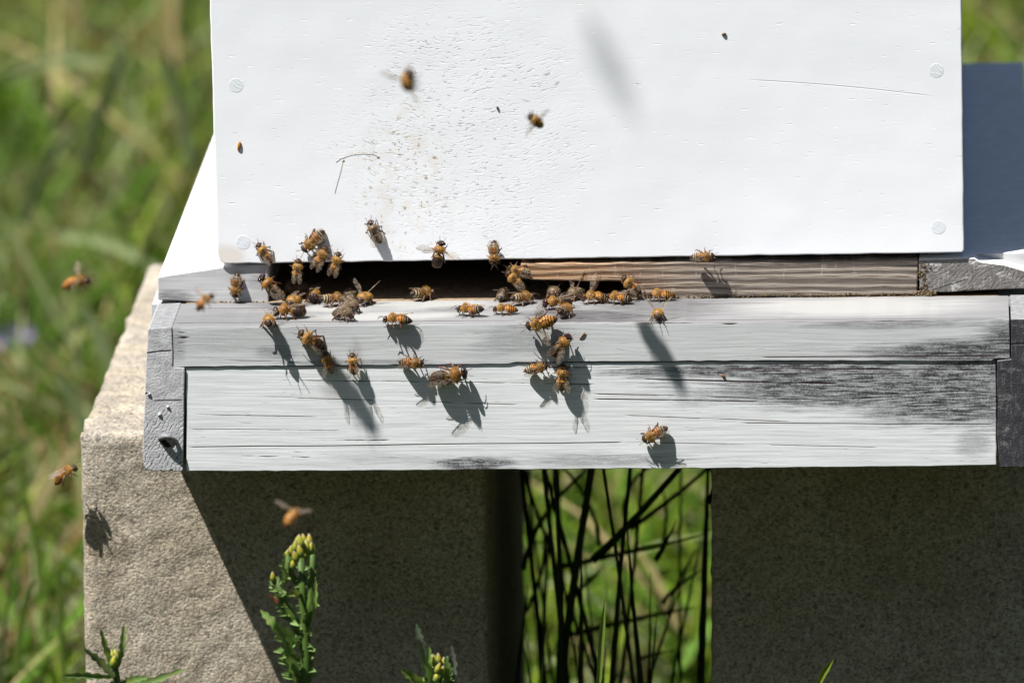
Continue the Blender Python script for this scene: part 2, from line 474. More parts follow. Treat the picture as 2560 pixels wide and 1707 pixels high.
W_TOP = mat_weathered('landing_top_bare_grey', (0.185, 0.185, 0.187), (0.028, 0.027, 0.028),
    [ft(1480, 790, 230, 24, .9), ft(1650, 770, 220, 40, .55), ft(1120, 772, 90, 9, .5), ft(700, 760, 120, 14, .4), ft(600, 795, 300, 22, .2)],
    [ln(ft, 430, 806, 1300, 801, 7, .3), ln(ft, 470, 770, 720, 768, 6, .35), ln(ft, 1640, 760, 2000, 757, 6, .4), ln(ft, 1300, 803, 2500, 796, 6, .35)],
    streak=0.9, ell_light=[ft(1080, 758, 230, 24), ft(2150, 765, 420, 34), ft(840, 770, 140, 14), ft(960, 790, 300, 14)], light=(0.29, 0.287, 0.277), vgrain=420)
W_RAIL = mat_weathered('rail_face_grey_paint', (0.48, 0.485, 0.49), (0.05, 0.05, 0.055),
    [(hitY(430, 735, 0).x, hitY(430, 735, 0).z, 0.012, 0.005, .7), (hitY(640, 700, 0).x, hitY(640, 700, 0).z, 0.006, 0.006, .3)],
    [], streak=0.9, cover=0.25)
W_RAILTOP = mat_plain('rail_top_white_paint', (0.74, 0.75, 0.76), 0.6, 0.06, 160, 0.0003)
W_RUNNER = mat_endgrain('runner_end_grain', (0.46, 0.465, 0.475), (0.06, 0.055, 0.06), math.radians(-38), hitY(410, 1100, YB).x, hitY(410, 1070, YB).z + YB, 0.45, [ln(fu, 362, 884, 431, 879, 3), ln(fu, 385, 1003, 458, 1001, 2.4), ln(fu, 358, 985, 376, 988, 4)])
W_RUNTOP = mat_plain('runner_top_paint', (0.20, 0.20, 0.205), 0.7, 0.2, 300, 0.0003)
W_RUNDARK = mat_endgrain('runner_blackened_end', (0.040, 0.040, 0.046), (0.008, 0.008, 0.01), math.radians(75), hitY(2530, 1000, YB).x, -0.4, 0.2, [ln(fu, 2528, 862, 2596, 860, 3)], 0.14, 0.6, 0.25)
W_DARKEND = mat_endgrain('rail_end_grain_dark', (0.19, 0.18, 0.17), (0.030, 0.027, 0.025), math.radians(-52), hitY(2520, 690, 0).x, 0.02, 0.5, [(hitY(2330, 700, 0).x, hitY(2330, 718, 0).z, hitY(2420, 700, 0).x, hitY(2420, 690, 0).z, .0003, 0), (hitY(2360, 700, 0).x, hitY(2360, 728, 0).z, hitY(2440, 700, 0).x, hitY(2440, 712, 0).z, .0003, 0), (hitY(2428, 700, 0).x, hitY(2428, 735, 0).z, hitY(2436, 700, 0).x, hitY(2436, 640, 0).z, .0004, 0), (hitY(2470, 700, 0).x, hitY(2470, 728, 0).z, hitY(2490, 700, 0).x, hitY(2490, 690, 0).z, .0003, 0)], 0.75, 0.3, 0.4)
W_BARE = mat_plain('bare_underside_wood', (0.22, 0.16, 0.10), 0.8, 0.3, 300, 0.0004)
PROPOLIS = mat_plain('propolis_crumbs', (0.12, 0.085, 0.04), 0.85, 0.5, 900, 0.0004)

# ---------------------------------------------------------------- hive box
hive = tag(empty('hive_box', (0, 0.25, 0)), 'tall white painted wooden hive box with rough checked paint standing on the grey floor board', 'beehive')
def shift(vf, o):
    return [Vector(p) - o for p in vf[0]], vf[1]
def part(name, vf, mats, parent, base=None, bevel=0.0, smooth=False):
    base = base if base is not None else parent.location
    v, f = shift(vf, Vector(base))
    me = from_py(name, v, f)
    bm = bmesh.new(); bm.from_mesh(me); bmesh.ops.recalc_face_normals(bm, faces=bm.faces); bm.to_mesh(me); bm.free()
    o = mesh_obj(name, me, mats, parent, smooth)
    if bevel:
        b = o.modifiers.new('edge', 'BEVEL'); b.width = bevel; b.segments = 2; b.limit_method = 'ANGLE'; b.angle_limit = math.radians(50)
    return o

HB = hive.location.copy()
bl, br_ = hitY(545, 660, 0), hitY(2410, 631, 0)
tl = hitY(525, 0, 0); tr = hitY(2404, 0, 0)
def up(a, b, z):                                  # carry an edge up to the lid
    return a + (b - a) * ((z - a.z) / (b.z - a.z))
ZT = 0.244
front = [bl + Vector((0.0028, 0, 0)), br_ + Vector((-0.0008, 0, 0)), br_ + Vector((0, 0, 0.001)), up(br_, tr, ZT), up(bl, tl, ZT), bl + Vector((-0.0002, 0, 0.0050)), bl + Vector((0.0006, 0, 0.0016))]
v, f = prism(front, 0.019, 0.00035, 0.006)
part('front_board', (v, f), [PAINT], hive, bevel=0.0006)
xa, xb = bl.x, br_.x
part('side_board', box_mesh(xa + .0004, xa + 0.019, 0.0195, 0.487, bl.z, ZT), [PAINT], hive, bevel=0.0006)
part('side_board', box_mesh(xb - 0.019, xb - .0004, 0.0195, 0.487, br_.z, ZT), [PAINT], hive, bevel=0.0006)
part('back_board', box_mesh(xa, xb, 0.4875, 0.506, bl.z, ZT), [PAINT], hive, bevel=0.0006)
part('lid', box_mesh(xa - .002, xb + .002, -0.001, 0.508, ZT + .0005, ZT + 0.03), [PAINT], hive, bevel=0.001)
# frame bottom bars seen as pale wood in the dark slot
for k in range(8):
    x = xa + 0.045 + k * 0.0375
    part('frame_bottom_bar', box_mesh(x - .011, x + .011, 0.030, 0.470, 0.004, 0.013), [W_BARE], hive)
# filled screw heads
W_SCREW = Mat('painted_screw_head')
_P, _X, _Y, _Z = W_SCREW.pos()
_n = W_SCREW.noise(W_SCREW.xyz(W_SCREW.mul(W_SCREW.add(_X, _Z), 900), 0.0, W_SCREW.mul(W_SCREW.sub(_Z, _X), 260)), 1, 3)
W_SCREW.bsdf((0.68, 0.715, 0.75), 0.45, W_SCREW.bump(_n, 0.00022, 1.0))
W_SCREW = W_SCREW.m
for px, py in ((590, 214), (608, 606), (2341, 177), (2346, 568)):
    c = hitY(px, py, 0)
    vv, ff = [], []
    N = 28
    prof = [(0.0034, 0.0004), (0.0034, -0.00002), (0.00330, -0.00007), (0.0018, -0.00008)]
    for r, y in prof:
        for k in range(N):
            t = 2 * math.pi * k / N
            vv.append(c + Vector((r * math.cos(t), y, r * math.sin(t))))
    for i in range(len(prof) - 1):
        for k in range(N): ff.append((i * N + k, i * N + (k + 1) % N, (i + 1) * N + (k + 1) % N, (i + 1) * N + k))
    ff.append(tuple(range((len(prof) - 1) * N, len(prof) * N)))
    part('screw_head', (vv, ff), [W_SCREW], hive, smooth=False)

# ---------------------------------------------------------------- floor board (bottom board) under the box
floor_ = tag(empty('bottom_board', (0, 0.22, -0.09)), 'weathered white and grey wooden hive floor with landing ledge, resting on two concrete blocks', 'hive floor')
def fpart(name, px, y, depth, mats, **kw):
    o = plank(name, px, y, depth, mats, None, **kw)
    for vtx in o.data.vertices: vtx.co -= floor_.location
    o.parent = floor_
    return o
fpart('side_rail', [(395, 750), (395, 693), (470, 681), (560, 667.5), (671, 664), (671, 759), (560, 757), (490, 755), (440, 752)], 0.0020, 0.50, [W_RAIL], top_mat=W_RAILTOP)
fpart('side_rail', [(2300, 733), (2297, 650), (2436, 646), (2448, 655), (2476, 659), (2508, 662), (2560, 677), (2584, 682), (2584, 720)], 0.0020, 0.0125, [W_DARKEND], top_mat=W_RAILTOP)
fpart('side_rail', [(2302, 719), (2299, 636), (2440, 634), (2582, 631), (2582, 706)], 0.0146, 0.487, [W_RAIL], top_mat=W_RAILTOP)
# landing strip: front edge of the floor panel
st = fpart('landing_strip', [(431, 917), (430, 819), (1000, 812), (1800, 805.5), (2523, 799), (2525, 895), (2486, 897), (2478, 902), (1900, 901), (1290, 905), (1270, 909), (860, 913)], YB, 0.0535, [W_STRIP], top_mat=W_TOP, seg=0.004, bevel=0.00018)
part('floor_panel', box_mesh(-0.192, 0.192, 0.0010, 0.49, -0.038, ZL - 0.0003), [W_BARE], floor_)
fpart('fascia_board', [(466, 1178), (464, 919), (900, 914.5), (1290, 908), (1900, 904), (2490, 900), (2491, 1162), (2300, 1166), (1800, 1170), (1200, 1174), (800, 1177)], YL, 0.019, [W_FASCIA], seg=0.004)
fpart('runner', [(361, 1172), (356, 1131), (363, 967), (369, 826), (373, 820), (430, 817.5), (431.5, 917.5), (462, 919), (457, 1178), (380, 1177)], YB - 0.0005, 0.0545, [W_RUNNER], top_mat=W_RUNTOP)
fpart('runner', [(2527, 798), (2596, 797), (2596, 1166), (2500, 1168), (2494, 1100), (2493, 902), (2528, 898)], YB - 0.0005, 0.0545, [W_RUNDARK], top_mat=W_RUNTOP)
part('runner', box_mesh(-0.2085, -0.191, 0.0022, 0.50, -0.0895, -0.0212), [W_RAIL], floor_)
part('runner', box_mesh(0.191, 0.2085, 0.0022, 0.50, -0.0895, -0.0212), [W_RAIL], floor_)
# torn knot on the left runner end, and two raised paint blisters
c = hitY(421, 1098, YB)
arch = []
for k in range(9):
    t = k / 8
    arch.append(c + Vector((-0.0042 + 0.0084 * t, -0.0042 * math.sin(math.pi * t) - 0.0004, 0.0030 * math.sin(math.pi * t) - 0.0018 * t + .0004)))
part('torn_splinter', tube(arch, [0.0009, .0013, .0014, .0011, .0012, .0013, .0011, .0012, .0008], 6), [W_RUNTOP], floor_, smooth=True)
M_HOLE = mat_plain('rotten_knot_hole', (0.015, 0.013, 0.012), 0.95, 0.4, 900)
vv = [c + Vector((0.0036 * math.cos(t) * (1 + .25 * math.sin(3 * t)), -0.0008, 0.0024 * math.sin(t) - 0.0012)) for t in [2 * math.pi * k / 14 for k in range(14)]]
v2 = [p + Vector((0, 0.0008, 0)) for p in vv]
part('knot_hole', (vv + v2, [tuple(range(14))] + [(k, k + 14, (k + 1) % 14 + 14, (k + 1) % 14) for k in range(14)]), [M_HOLE], floor_)
for px, py, r in ((400, 1036, 0.0011), (420, 1017, 0.0008), (373, 985, 0.0010)):
    q = hitY(px, py, YB)
    part('paint_blister', tube([q + Vector((0, .0004, 0)), q + Vector((0, -.0007, .0002)), q + Vector((0.0004, -.0013, .0004))], [r * 1.3, r, r * .4], 7), [W_RUNNER], floor_, smooth=True)

# propolis and wax crumbs squeezed along the joint (nobody could count them)
parts_ = []
rc = random.Random(3)
def crumb(p, r):
    return tube([p + Vector((-r, 0, 0)), p + Vector((0, -r * .4, r * .3)), p + Vector((r * .9, 0, 0))], [r * .4, r * .8, r * .35], 5)
for _ in range(260):
    x = rc.uniform(1640, 2300); z = 742 - (x - 1640) * 7.0 / 660 + rc.gauss(0, 2.0)
    q = hitY(x, z, 0.0012); q.z = max(q.z, ZL + 0.0002); parts_.append(crumb(q, rc.uniform(.0002, .00055)))
for _ in range(70):
    q = hitY(rc.gauss(2308, 7), rc.uniform(655, 735), 0.0019); parts_.append(crumb(q, rc.uniform(.0002, .0006)))
for _ in range(50):
    q = hitY(rc.gauss(2312, 14), rc.uniform(728, 745), 0.0010); q.z = max(q.z, ZL); parts_.append(crumb(q, rc.uniform(.0003, .0009)))
for _ in range(90):
    q = hitY(rc.uniform(540, 660), 757 + rc.gauss(0, 2), 0.0012); parts_.append(crumb(q, rc.uniform(.0002, .0005)))
V_, F_ = join_vf(parts_)
cr_ = part('propolis_crumbs', (V_, F_), [PROPOLIS], floor_, smooth=True); cr_['kind'] = 'stuff'

# ---------------------------------------------------------------- entrance reducer
red = plank('entrance_reducer', [(1305, 686), (1302, 655), (2290, 647), (2296, 652), (2293, 735), (1640, 745), (1592, 745), (1573, 702), (1480, 701), (1440, 699), (1330, 697)], 0.0034, 0.018, [mat_reducer()], None, bevel=0.0006, jitter=0.0010)
for v_ in red.data.vertices: v_.co.y += -0.0034 + 0.0003 + max(0.0, v_.co.x - hitY(1450, 690, 0).x) / 0.188 * 0.0026
tag(red, 'loose bare brown wood strip narrowing the dark hive entrance, notched at its left end', 'entrance reducer')

# ---------------------------------------------------------------- concrete blocks
M_CONC = mat_concrete()
def block(x0t, x1t, x0b, x1b, y0, y1, zb, zt, label):
    bm = bmesh.new()
    nx, ny, nz = 64, 50, 110
    grid = {}
    def vert(i, j, k):
        key = (i, j, k)
        if key not in grid:
            a, b, c_ = i / nx, j / ny, k / nz
            xl = x0b + (x0t - x0b) * c_; xr = x1b + (x1t - x1b) * c_
            p = Vector((xl + (xr - xl) * a, y0 + (y1 - y0) * b ** 1.6, zb + (zt - zb) * c_))
            # round and wear the arrises
            w = 0.0030 + 0.0035 * noise.noise(p * 60)
            cx = min(p.x - xl, xr - p.x); cy = min(p.y - y0, y1 - p.y); cz = min(p.z - zb, zt - p.z)
            sx = 1 if p.x < (xl + xr) / 2 else -1; sy = 1 if p.y < (y0 + y1) / 2 else -1; sz = 1 if p.z < (zb + zt) / 2 else -1
            for (d1, s1, ax1), (d2, s2, ax2) in (((cx, sx, 0), (cy, sy, 1)), ((cx, sx, 0), (cz, sz, 2)), ((cy, sy, 1), (cz, sz, 2))):
                if d1 < w and d2 < w:
                    m_ = max(0, w - d1 - d2) * 0.36
                    p[ax1] += s1 * m_; p[ax2] += s2 * m_
            q = p * 160
            r = noise.noise(q) * 0.0009 + min(0, noise.noise(p * 55) + .35) * 0.002 + noise.noise(q * 2.7) * 0.00055
            n_ = Vector((-sx if cx < 1e-4 else 0, -sy if cy < 1e-4 else 0, -sz if cz < 1e-4 else 0))
            grid[key] = bm.verts.new(p + n_ * r)
        return grid[key]
    def quad(a, b, c_, d): bm.faces.new((vert(*a), vert(*b), vert(*c_), vert(*d)))
    for i in range(nx):
        for k in range(nz):
            quad((i, 0, k), (i + 1, 0, k), (i + 1, 0, k + 1), (i, 0, k + 1))
            quad((i, ny, k), (i, ny, k + 1), (i + 1, ny, k + 1), (i + 1, ny, k))
        for j in range(ny):
            quad((i, j, nz), (i + 1, j, nz), (i + 1, j + 1, nz), (i, j + 1, nz))
            quad((i, j, 0), (i, j + 1, 0), (i + 1, j + 1, 0), (i + 1, j, 0))
    for j in range(ny):
        for k in range(nz):
            quad((0, j, k), (0, j, k + 1), (0, j + 1, k + 1), (0, j + 1, k))
            quad((nx, j, k), (nx, j + 1, k), (nx, j + 1, k + 1), (nx, j, k + 1))
    o0 = Vector(((x0b + x1b) / 2, (y0 + y1) / 2, zb))
    for v_ in bm.verts: v_.co -= o0
    bmesh.ops.recalc_face_normals(bm, faces=bm.faces)
    me = bpy.data.meshes.new('concrete_block'); bm.to_mesh(me); bm.free()
    o = mesh_obj('concrete_block', me, [M_CONC], None, True)
    o.location = o0
    return tag(o, label, 'concrete block', 'concrete blocks carrying the hive')
YC = 0.035
e1, e2 = hitY(203, 1180, YC).x, hitY(203, 1707, YC).x
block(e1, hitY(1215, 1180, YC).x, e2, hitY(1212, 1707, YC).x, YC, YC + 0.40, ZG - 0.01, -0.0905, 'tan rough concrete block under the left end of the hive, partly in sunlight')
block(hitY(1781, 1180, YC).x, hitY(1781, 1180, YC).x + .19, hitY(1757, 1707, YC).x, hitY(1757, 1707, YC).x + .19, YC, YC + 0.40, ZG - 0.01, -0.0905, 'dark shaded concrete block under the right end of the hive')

# ---------------------------------------------------------------- honey bees
MM = 0.001
def lerp3(a, b, t): return tuple(a[i] + (b[i] - a[i]) * t for i in range(3))
AMBER, DEEP, DARK, PALE, TAN, BLACK = (0.46, 0.19, 0.028), (0.32, 0.105, 0.014), (0.022, 0.013, 0.009), (0.52, 0.42, 0.26), (0.25, 0.145, 0.045), (0.010, 0.007, 0.006)

def body_profile(kind):
    # x, z centre, half width, half height (mm); head at +x
    w = [(-7.0, 2.0, .12, .10), (-6.7, 2.05, .55, .50), (-6.1, 2.15, 1.05, .95), (-5.2, 2.35, 1.55, 1.40), (-4.2, 2.6, 2.0, 1.8), (-3.0, 2.85, 2.25, 2.05),
         (-1.9, 3.05, 2.25, 2.05), (-1.1, 3.15, 1.95, 1.8), (-.5, 3.2, 1.62, 1.5), (-.1, 3.2, 1.38, 1.28), (.25, 3.25, 1.5, 1.42), (.7, 3.35, 1.75, 1.65), (1.5, 3.45, 2.15, 1.95),
         (2.3, 3.5, 2.15, 1.95), (3.1, 3.4, 1.85, 1.65), (3.7, 3.2, 1.2, 1.1), (4.0, 3.1, .60, .70), (4.25, 3.0, 1.10, 1.15), (4.6, 2.95, 1.70, 1.45), (5.1, 2.85, 1.72, 1.5),
         (5.55, 2.7, 1.35, 1.3), (5.95, 2.5, .85, .95), (6.25, 2.3, .30, .35)]
    if kind == 'drone':
        w = [(-7.8, 2.6, .3, .3), (-7.55, 2.65, 1.15, 1.1), (-7.0, 2.75, 1.85, 1.75), (-6.0, 2.9, 2.35, 2.2), (-4.6, 3.1, 2.65, 2.45), (-3.0, 3.25, 2.65, 2.45),
             (-1.8, 3.35, 2.4, 2.2), (-1.0, 3.4, 1.9, 1.8), (-.4, 3.4, 1.2, 1.2), (0, 3.4, .75, .8), (.35, 3.5, 1.4, 1.4), (.9, 3.7, 2.2, 2.1), (1.8, 3.85, 2.7, 2.5),
             (2.8, 3.8, 2.65, 2.4), (3.7, 3.6, 2.1, 1.9), (4.3, 3.4, 1.1, 1.1), (4.6, 3.3, .8, .9), (4.9, 3.3, 1.6, 1.6), (5.35, 3.25, 2.15, 2.0), (5.95, 3.1, 2.1, 2.0),
             (6.45, 2.85, 1.6, 1.7), (6.85, 2.6, .9, 1.1), (7.1, 2.4, .3, .4)]
    return w

def seg_colour(kind, x, top):
    """pigment along the body; top 1 dorsal .. 0 ventral"""
    if kind == 'drone':
        if x > 4.5: return (0.02, 0.010, 0.007)
        if x > -.2:  return lerp3((0.17, 0.075, 0.018), (0.24, 0.12, 0.032), min(1, abs(x - 2) / 2))
        s = (-x - 0.2) / 1.45; fr = s - math.floor(s)
        if s < 1: return (0.16, 0.075, 0.015)
        return (0.085, 0.045, 0.018) if fr > 0.78 else (0.024, 0.013, 0.009)
    if x > 4.1: return (0.045, 0.024, 0.012) if top > .55 else (0.075, 0.045, 0.025)
    if x > -.2:
        mid = min(1, 1.5 * max(0, 1 - abs(x - 1.9) / 1.3) * max(0, (top - .5) / .5))
        base = {'grey': (0.17, 0.125, 0.075), 'striped': (0.24, 0.135, 0.045)}.get(kind, (0.30, 0.155, 0.040))
        return lerp3(base, (0.055, 0.028, 0.012), mid * .8)
    s = (-x - 0.2) / 1.12; i = int(s); fr = s - i
    if kind == 'amber':
        if i <= 2: return DARK if fr > .76 else (lerp3(AMBER, DEEP, fr) if top > .25 else (0.26, 0.13, 0.03))
        if i >= 5: return (0.03, 0.015, 0.01)
        return PALE if fr < .30 else DARK
    if kind == 'striped':
        if i <= 1: return DARK if fr > .72 else AMBER
        if i >= 5: return DARK
        return PALE if fr < .36 else (0.045, 0.022, 0.01)
    if kind == 'ginger':
        if i >= 5: return (0.10, 0.035, 0.01)
        return (0.045, 0.018, 0.008) if fr > .70 else lerp3((0.48, 0.23, 0.045), (0.34, 0.125, 0.02), fr)
    if i >= 5: return (0.04, 0.03, 0.02)                                 # grey
    return (0.26, 0.21, 0.15) if fr < .35 else (0.07, 0.05, 0.034)

def bend(p, curl):
    """swing the abdomen up or down about the waist"""
    if p.x >= -.1: return p
    a = 1.0 * curl * min(1.0, (-p.x) / 5.0)
    d = p - Vector((-.1, 0, 3.2))
    return Vector((-.1 + d.x * math.cos(a) - d.z * math.sin(a), p.y, 3.2 + d.x * math.sin(a) + d.z * math.cos(a)))

def catmull(P, x):
    xs = [p[0] for p in P]
    for i in range(len(P) - 1):
        if xs[i] <= x <= xs[i + 1]:
            t = (x - xs[i]) / (xs[i + 1] - xs[i])
            out = []
            for k in range(1, 4):
                p0 = P[max(0, i - 1)][k]; p1 = P[i][k]; p2 = P[i + 1][k]; p3 = P[min(len(P) - 1, i + 2)][k]
                v = 0.5 * (2 * p1 + (p2 - p0) * t + (2 * p0 - 5 * p1 + 4 * p2 - p3) * t * t + (3 * p1 - p0 - 3 * p2 + p3) * t ** 3)
                out.append(max(0.05, v))
            return out
    return list(P[-1][1:])

M_BODY = mat_attr('bee_body_cuticle', 0.48, 0.0, 0.25, 2200)
M_FUR = mat_attr('bee_fur', 0.8, 0.45, 0.1)
M_LEG = mat_plain('bee_leg', (0.085, 0.036, 0.016), 0.45, 0.3, 600)
M_EYE = mat_plain('bee_eye', (0.014, 0.007, 0.006), 0.16, 0.2, 400)
M_EYE_D = mat_plain('drone_eye', (0.022, 0.007, 0.006), 0.14, 0.2, 400)
M_WING = mat_wing()

def make_body(kind, curl):
    P = body_profile(kind)
    x0, x1 = P[0][0], P[-1][0]
    N, NR = 16, 62
    V, Fc, C = [], [], []
    for i in range(NR):
        x = x0 + (x1 - x0) * i / (NR - 1)
        zc, w, h = catmull(P, x)
        if x < -.4 and x > x0 + .4:                     # overlapping abdomen plates
            s = (-x - 0.2) / (1.45 if kind == 'drone' else 1.12); fr = s - math.floor(s)
            k = 1.0 + 0.035 * (fr ** 2) - 0.015
            w *= k; h *= k
        for k in range(N):
            th = 2 * math.pi * k / N
            p = Vector((x, w * 1.10 * math.cos(th), zc + h * 1.06 * math.sin(th)))
            V.append(bend(p, curl)); C.append(seg_colour(kind, x, (math.sin(th) + 1) / 2))
    for i in range(NR - 1):
        for k in range(N):
            Fc.append((i * N + k, (i + 1) * N + k, (i + 1) * N + (k + 1) % N, i * N + (k + 1) % N))
    Fc.append(tuple(range(N))); Fc.append(tuple(range((NR - 1) * N, NR * N))[::-1])
    me = from_py('body', [p * MM for p in V], Fc)
    a = me.color_attributes.new('col', 'FLOAT_COLOR', 'POINT')
    a.data.foreach_set('color', [q for c in C for q in (*c, 1.0)])
    me.materials.append(M_BODY)
    me.polygons.foreach_set('use_smooth', [True] * len(me.polygons))
    return me

def make_fur(kind, curl, seed):
    rf = random.Random(seed); V, Fc, C = [], [], []
    P = body_profile(kind)
    xs = [(0.2, 3.8, 520, .95)] + [(-1.8, -.2, 130, .6), (4.2, 5.4, 50, .35)]
    if kind != 'drone': xs.append((-6.2, -1.2, 90, .35))
    else: xs.append((-7.4, -6.0, 60, .5)); xs[0] = (0.2, 4.3, 420, .85)
    for a, b, n, L in xs:
        for _ in range(n):
            x = rf.uniform(a, b); th = rf.uniform(-.6, math.pi + .6)
            zc, w, h = catmull(P, x)
            nrm = Vector((rf.gauss(-.15, .25), math.cos(th), math.sin(th))).normalized()
            p = Vector((x, w * 1.10 * math.cos(th), zc + h * 1.06 * math.sin(th)))
            p = bend(p, curl)
            l = L * rf.uniform(.6, 1.15)
            t = Vector((rf.gauss(0, 1), rf.gauss(0, 1), rf.gauss(0, 1))).cross(nrm).normalized() * .065
            b0 = len(V); V += [p - t - nrm * .05, p + t - nrm * .05, p + nrm * l + Vector((-l * .2, 0, -.1 * l))]
            Fc.append((b0, b0 + 1, b0 + 2))
            c = {'grey': (0.33, 0.245, 0.15), 'drone': (0.52, 0.29, 0.07)}.get(kind, (0.58, 0.36, 0.11))
            k = rf.uniform(.7, 1.2); C += [tuple(q * k for q in c)] * 3
    me = from_py('fur', [p * MM for p in V], Fc)
    at = me.color_attributes.new('col', 'FLOAT_COLOR', 'POINT')
    at.data.foreach_set('color', [q for c in C for q in (*c, 1.0)])
    me.materials.append(M_FUR)
    return me

def make_leg(which, side, var, k=1.0, kind='worker'):
    rl = random.Random(which * 31 + var * 7 + (side > 0))
    j = lambda s=.35: rl.uniform(-s, s)
    if which == 0: pts = [(2.9, .9, 2.3), (3.7 + j(), 2.3, 2.9 + j(.3)), (4.3 + j(.6), 2.9 + j(.4), 1.1), (5.1 + j(.8), 3.2 + j(.6), .12), (5.7 + j(.8), 3.5 + j(.6), .06)]
    elif which == 1: pts = [(1.9, 1.0, 2.1), (1.9 + j(.5), 2.9, 3.0 + j(.4)), (1.6 + j(.6), 4.0 + j(.4), 1.2), (1.3 + j(.8), 4.6 + j(.6), .12), (1.1 + j(.8), 5.4 + j(.5), .06)]
    else: pts = [(1.0, 1.0, 2.1), (-.2 + j(.5), 2.7, 3.1 + j(.5)), (-1.9 + j(.6), 3.5 + j(.4), 1.5), (-2.8 + j(.8), 3.9 + j(.7), .14), (-3.6 + j(.9), 4.2 + j(.8), .06)]
    rad = {0: (.30, .27, .22, .13, .07), 1: (.32, .28, .24, .14, .07), 2: (.34, .32, .36, .22, .08)}[which]
    if kind == 'drone': pts = [(x * 1.08, y * 1.1, z) for x, y, z in pts]; rad = tuple(r * 1.15 for r in rad)
    v, f = tube([Vector((x * .95, y * .84 * side, z)) * MM for x, y, z in pts], [r * 1.25 * MM for r in rad], 6)
    me = from_py('leg', v, f); me.materials.append(M_LEG)
    me.polygons.foreach_set('use_smooth', [True] * len(me.polygons))
    return me

def make_antenna(side, var, kind):
    rl = random.Random(var * 5 + (side > 0))
    b = (5.7, .45, 3.6) if kind != 'drone' else (6.6, .5, 3.7)
    a = rl.uniform(-.4, .4)
    pts = [b, (b[0] + .7, b[1] + .55, b[2] + .65), (b[0] + 1.7, b[1] + .9 + a, b[2] + .35), (b[0] + 2.7, b[1] + 1.2 + a * 2, b[2] - .35)]
    v, f = tube([Vector((x, y * side, z)) * MM for x, y, z in pts], [.10 * MM, .12 * MM, .13 * MM, .10 * MM], 5)
    me = from_py('antenna', v, f); me.materials.append(M_LEG); return me

def make_eye(side, kind):
    c, r = ((5.0, 1.42, 3.05), (.62, .48, 1.05)) if kind != 'drone' else ((5.75, 1.20, 3.75), (1.05, 1.15, 1.45))
    V, Fc = [], []
    nu, nv = 12, 8
    for i in range(nv + 1):
        ph = math.pi * i / nv
        for k in range(nu):
            th = 2 * math.pi * k / nu
            V.append(Vector((c[0] + r[0] * math.sin(ph) * math.cos(th), side * c[1] + r[1] * math.sin(ph) * math.sin(th), c[2] + r[2] * math.cos(ph))) * MM)
    for i in range(nv):
        for k in range(nu): Fc.append((i * nu + k, i * nu + (k + 1) % nu, (i + 1) * nu + (k + 1) % nu, (i + 1) * nu + k))
    me = from_py('eye', V, Fc); me.materials.append(M_EYE_D if kind == 'drone' else M_EYE)
    me.polygons.foreach_set('use_smooth', [True] * len(me.polygons)); return me

def make_wing(L, W, side, kind):
    """membrane from the root at the origin out along -x, with a thick leading edge"""
    n = 12
    V, Fc = [], []
    rows = 4
    for i in range(n + 1):
        t = i / n
        w = W * (math.sin(math.pi * min(1, t * .93 + .035)) ** .55) * (.28 + .72 * min(1, t * 1.35)) if 0 < t < 1 else W * .10
        for r in range(rows + 1):
            s = r / rows
            y = (0.12 * w * t + (s - .45) * w)
            V.append(Vector((-L * t, side * y, .10 * math.sin(math.pi * s) * W * .4 + .06 * math.sin(t * 9 + s * 4))) * MM)
    for i in range(n):
        for r in range(rows):
            a = i * (rows + 1) + r
            Fc.append((a, a + 1, a + rows + 2, a + rows + 1))
    me = from_py('wing', V, Fc); me.materials.append(M_WING)
    lead = [Vector(V[i * (rows + 1)]) for i in range(n + 1)]
    me.polygons.foreach_set('use_smooth', [True] * len(me.polygons))
    v, f = tube(lead, [.10 * MM] * (n + 1), 4)
    m2 = from_py('wing_vein', v, f); m2.materials.append(M_LEG)
    return me, m2

CURLS = (0.0, 0.22, -0.25)
BODY, FUR = {}, {}
for kd in ('amber', 'striped', 'ginger', 'grey', 'drone'):
    for q in range(3):
        BODY[kd, q] = make_body(kd, CURLS[q]); FUR[kd, q] = make_fur(kd, CURLS[q], 11 + q)
LEG = {(w, s, v, kd): make_leg(w, s, v, 1, kd) for w in range(3) for s in (1, -1) for v in range(5) for kd in ('worker', 'drone')}
ANT = {(s, v, kd): make_antenna(s, v, kd) for s in (1, -1) for v in range(3) for kd in ('worker', 'drone')}
EYE = {(s, kd): make_eye(s, kd) for s in (1, -1) for kd in ('worker', 'drone')}
WING = {}
for s in (1, -1):
    WING['fore', s, 'worker'] = make_wing(9.2, 3.0, s, 'worker'); WING['hind', s, 'worker'] = make_wing(6.3, 1.9, s, 'worker')
    WING['fore', s, 'drone'] = make_wing(11.5, 3.8, s, 'drone'); WING['hind', s, 'drone'] = make_wing(8.0, 2.5, s, 'drone')
# wing poses: yaw away from the tail line, lift, twist (degrees)
POSES = {'folded': (1, 5, 4), 'loose': (13, 9, 8), 'spread': (62, 14, 4), 'vee': (48, 38, 20), 'up': (28, 62, 35), 'flying': (82, 16, 10)}

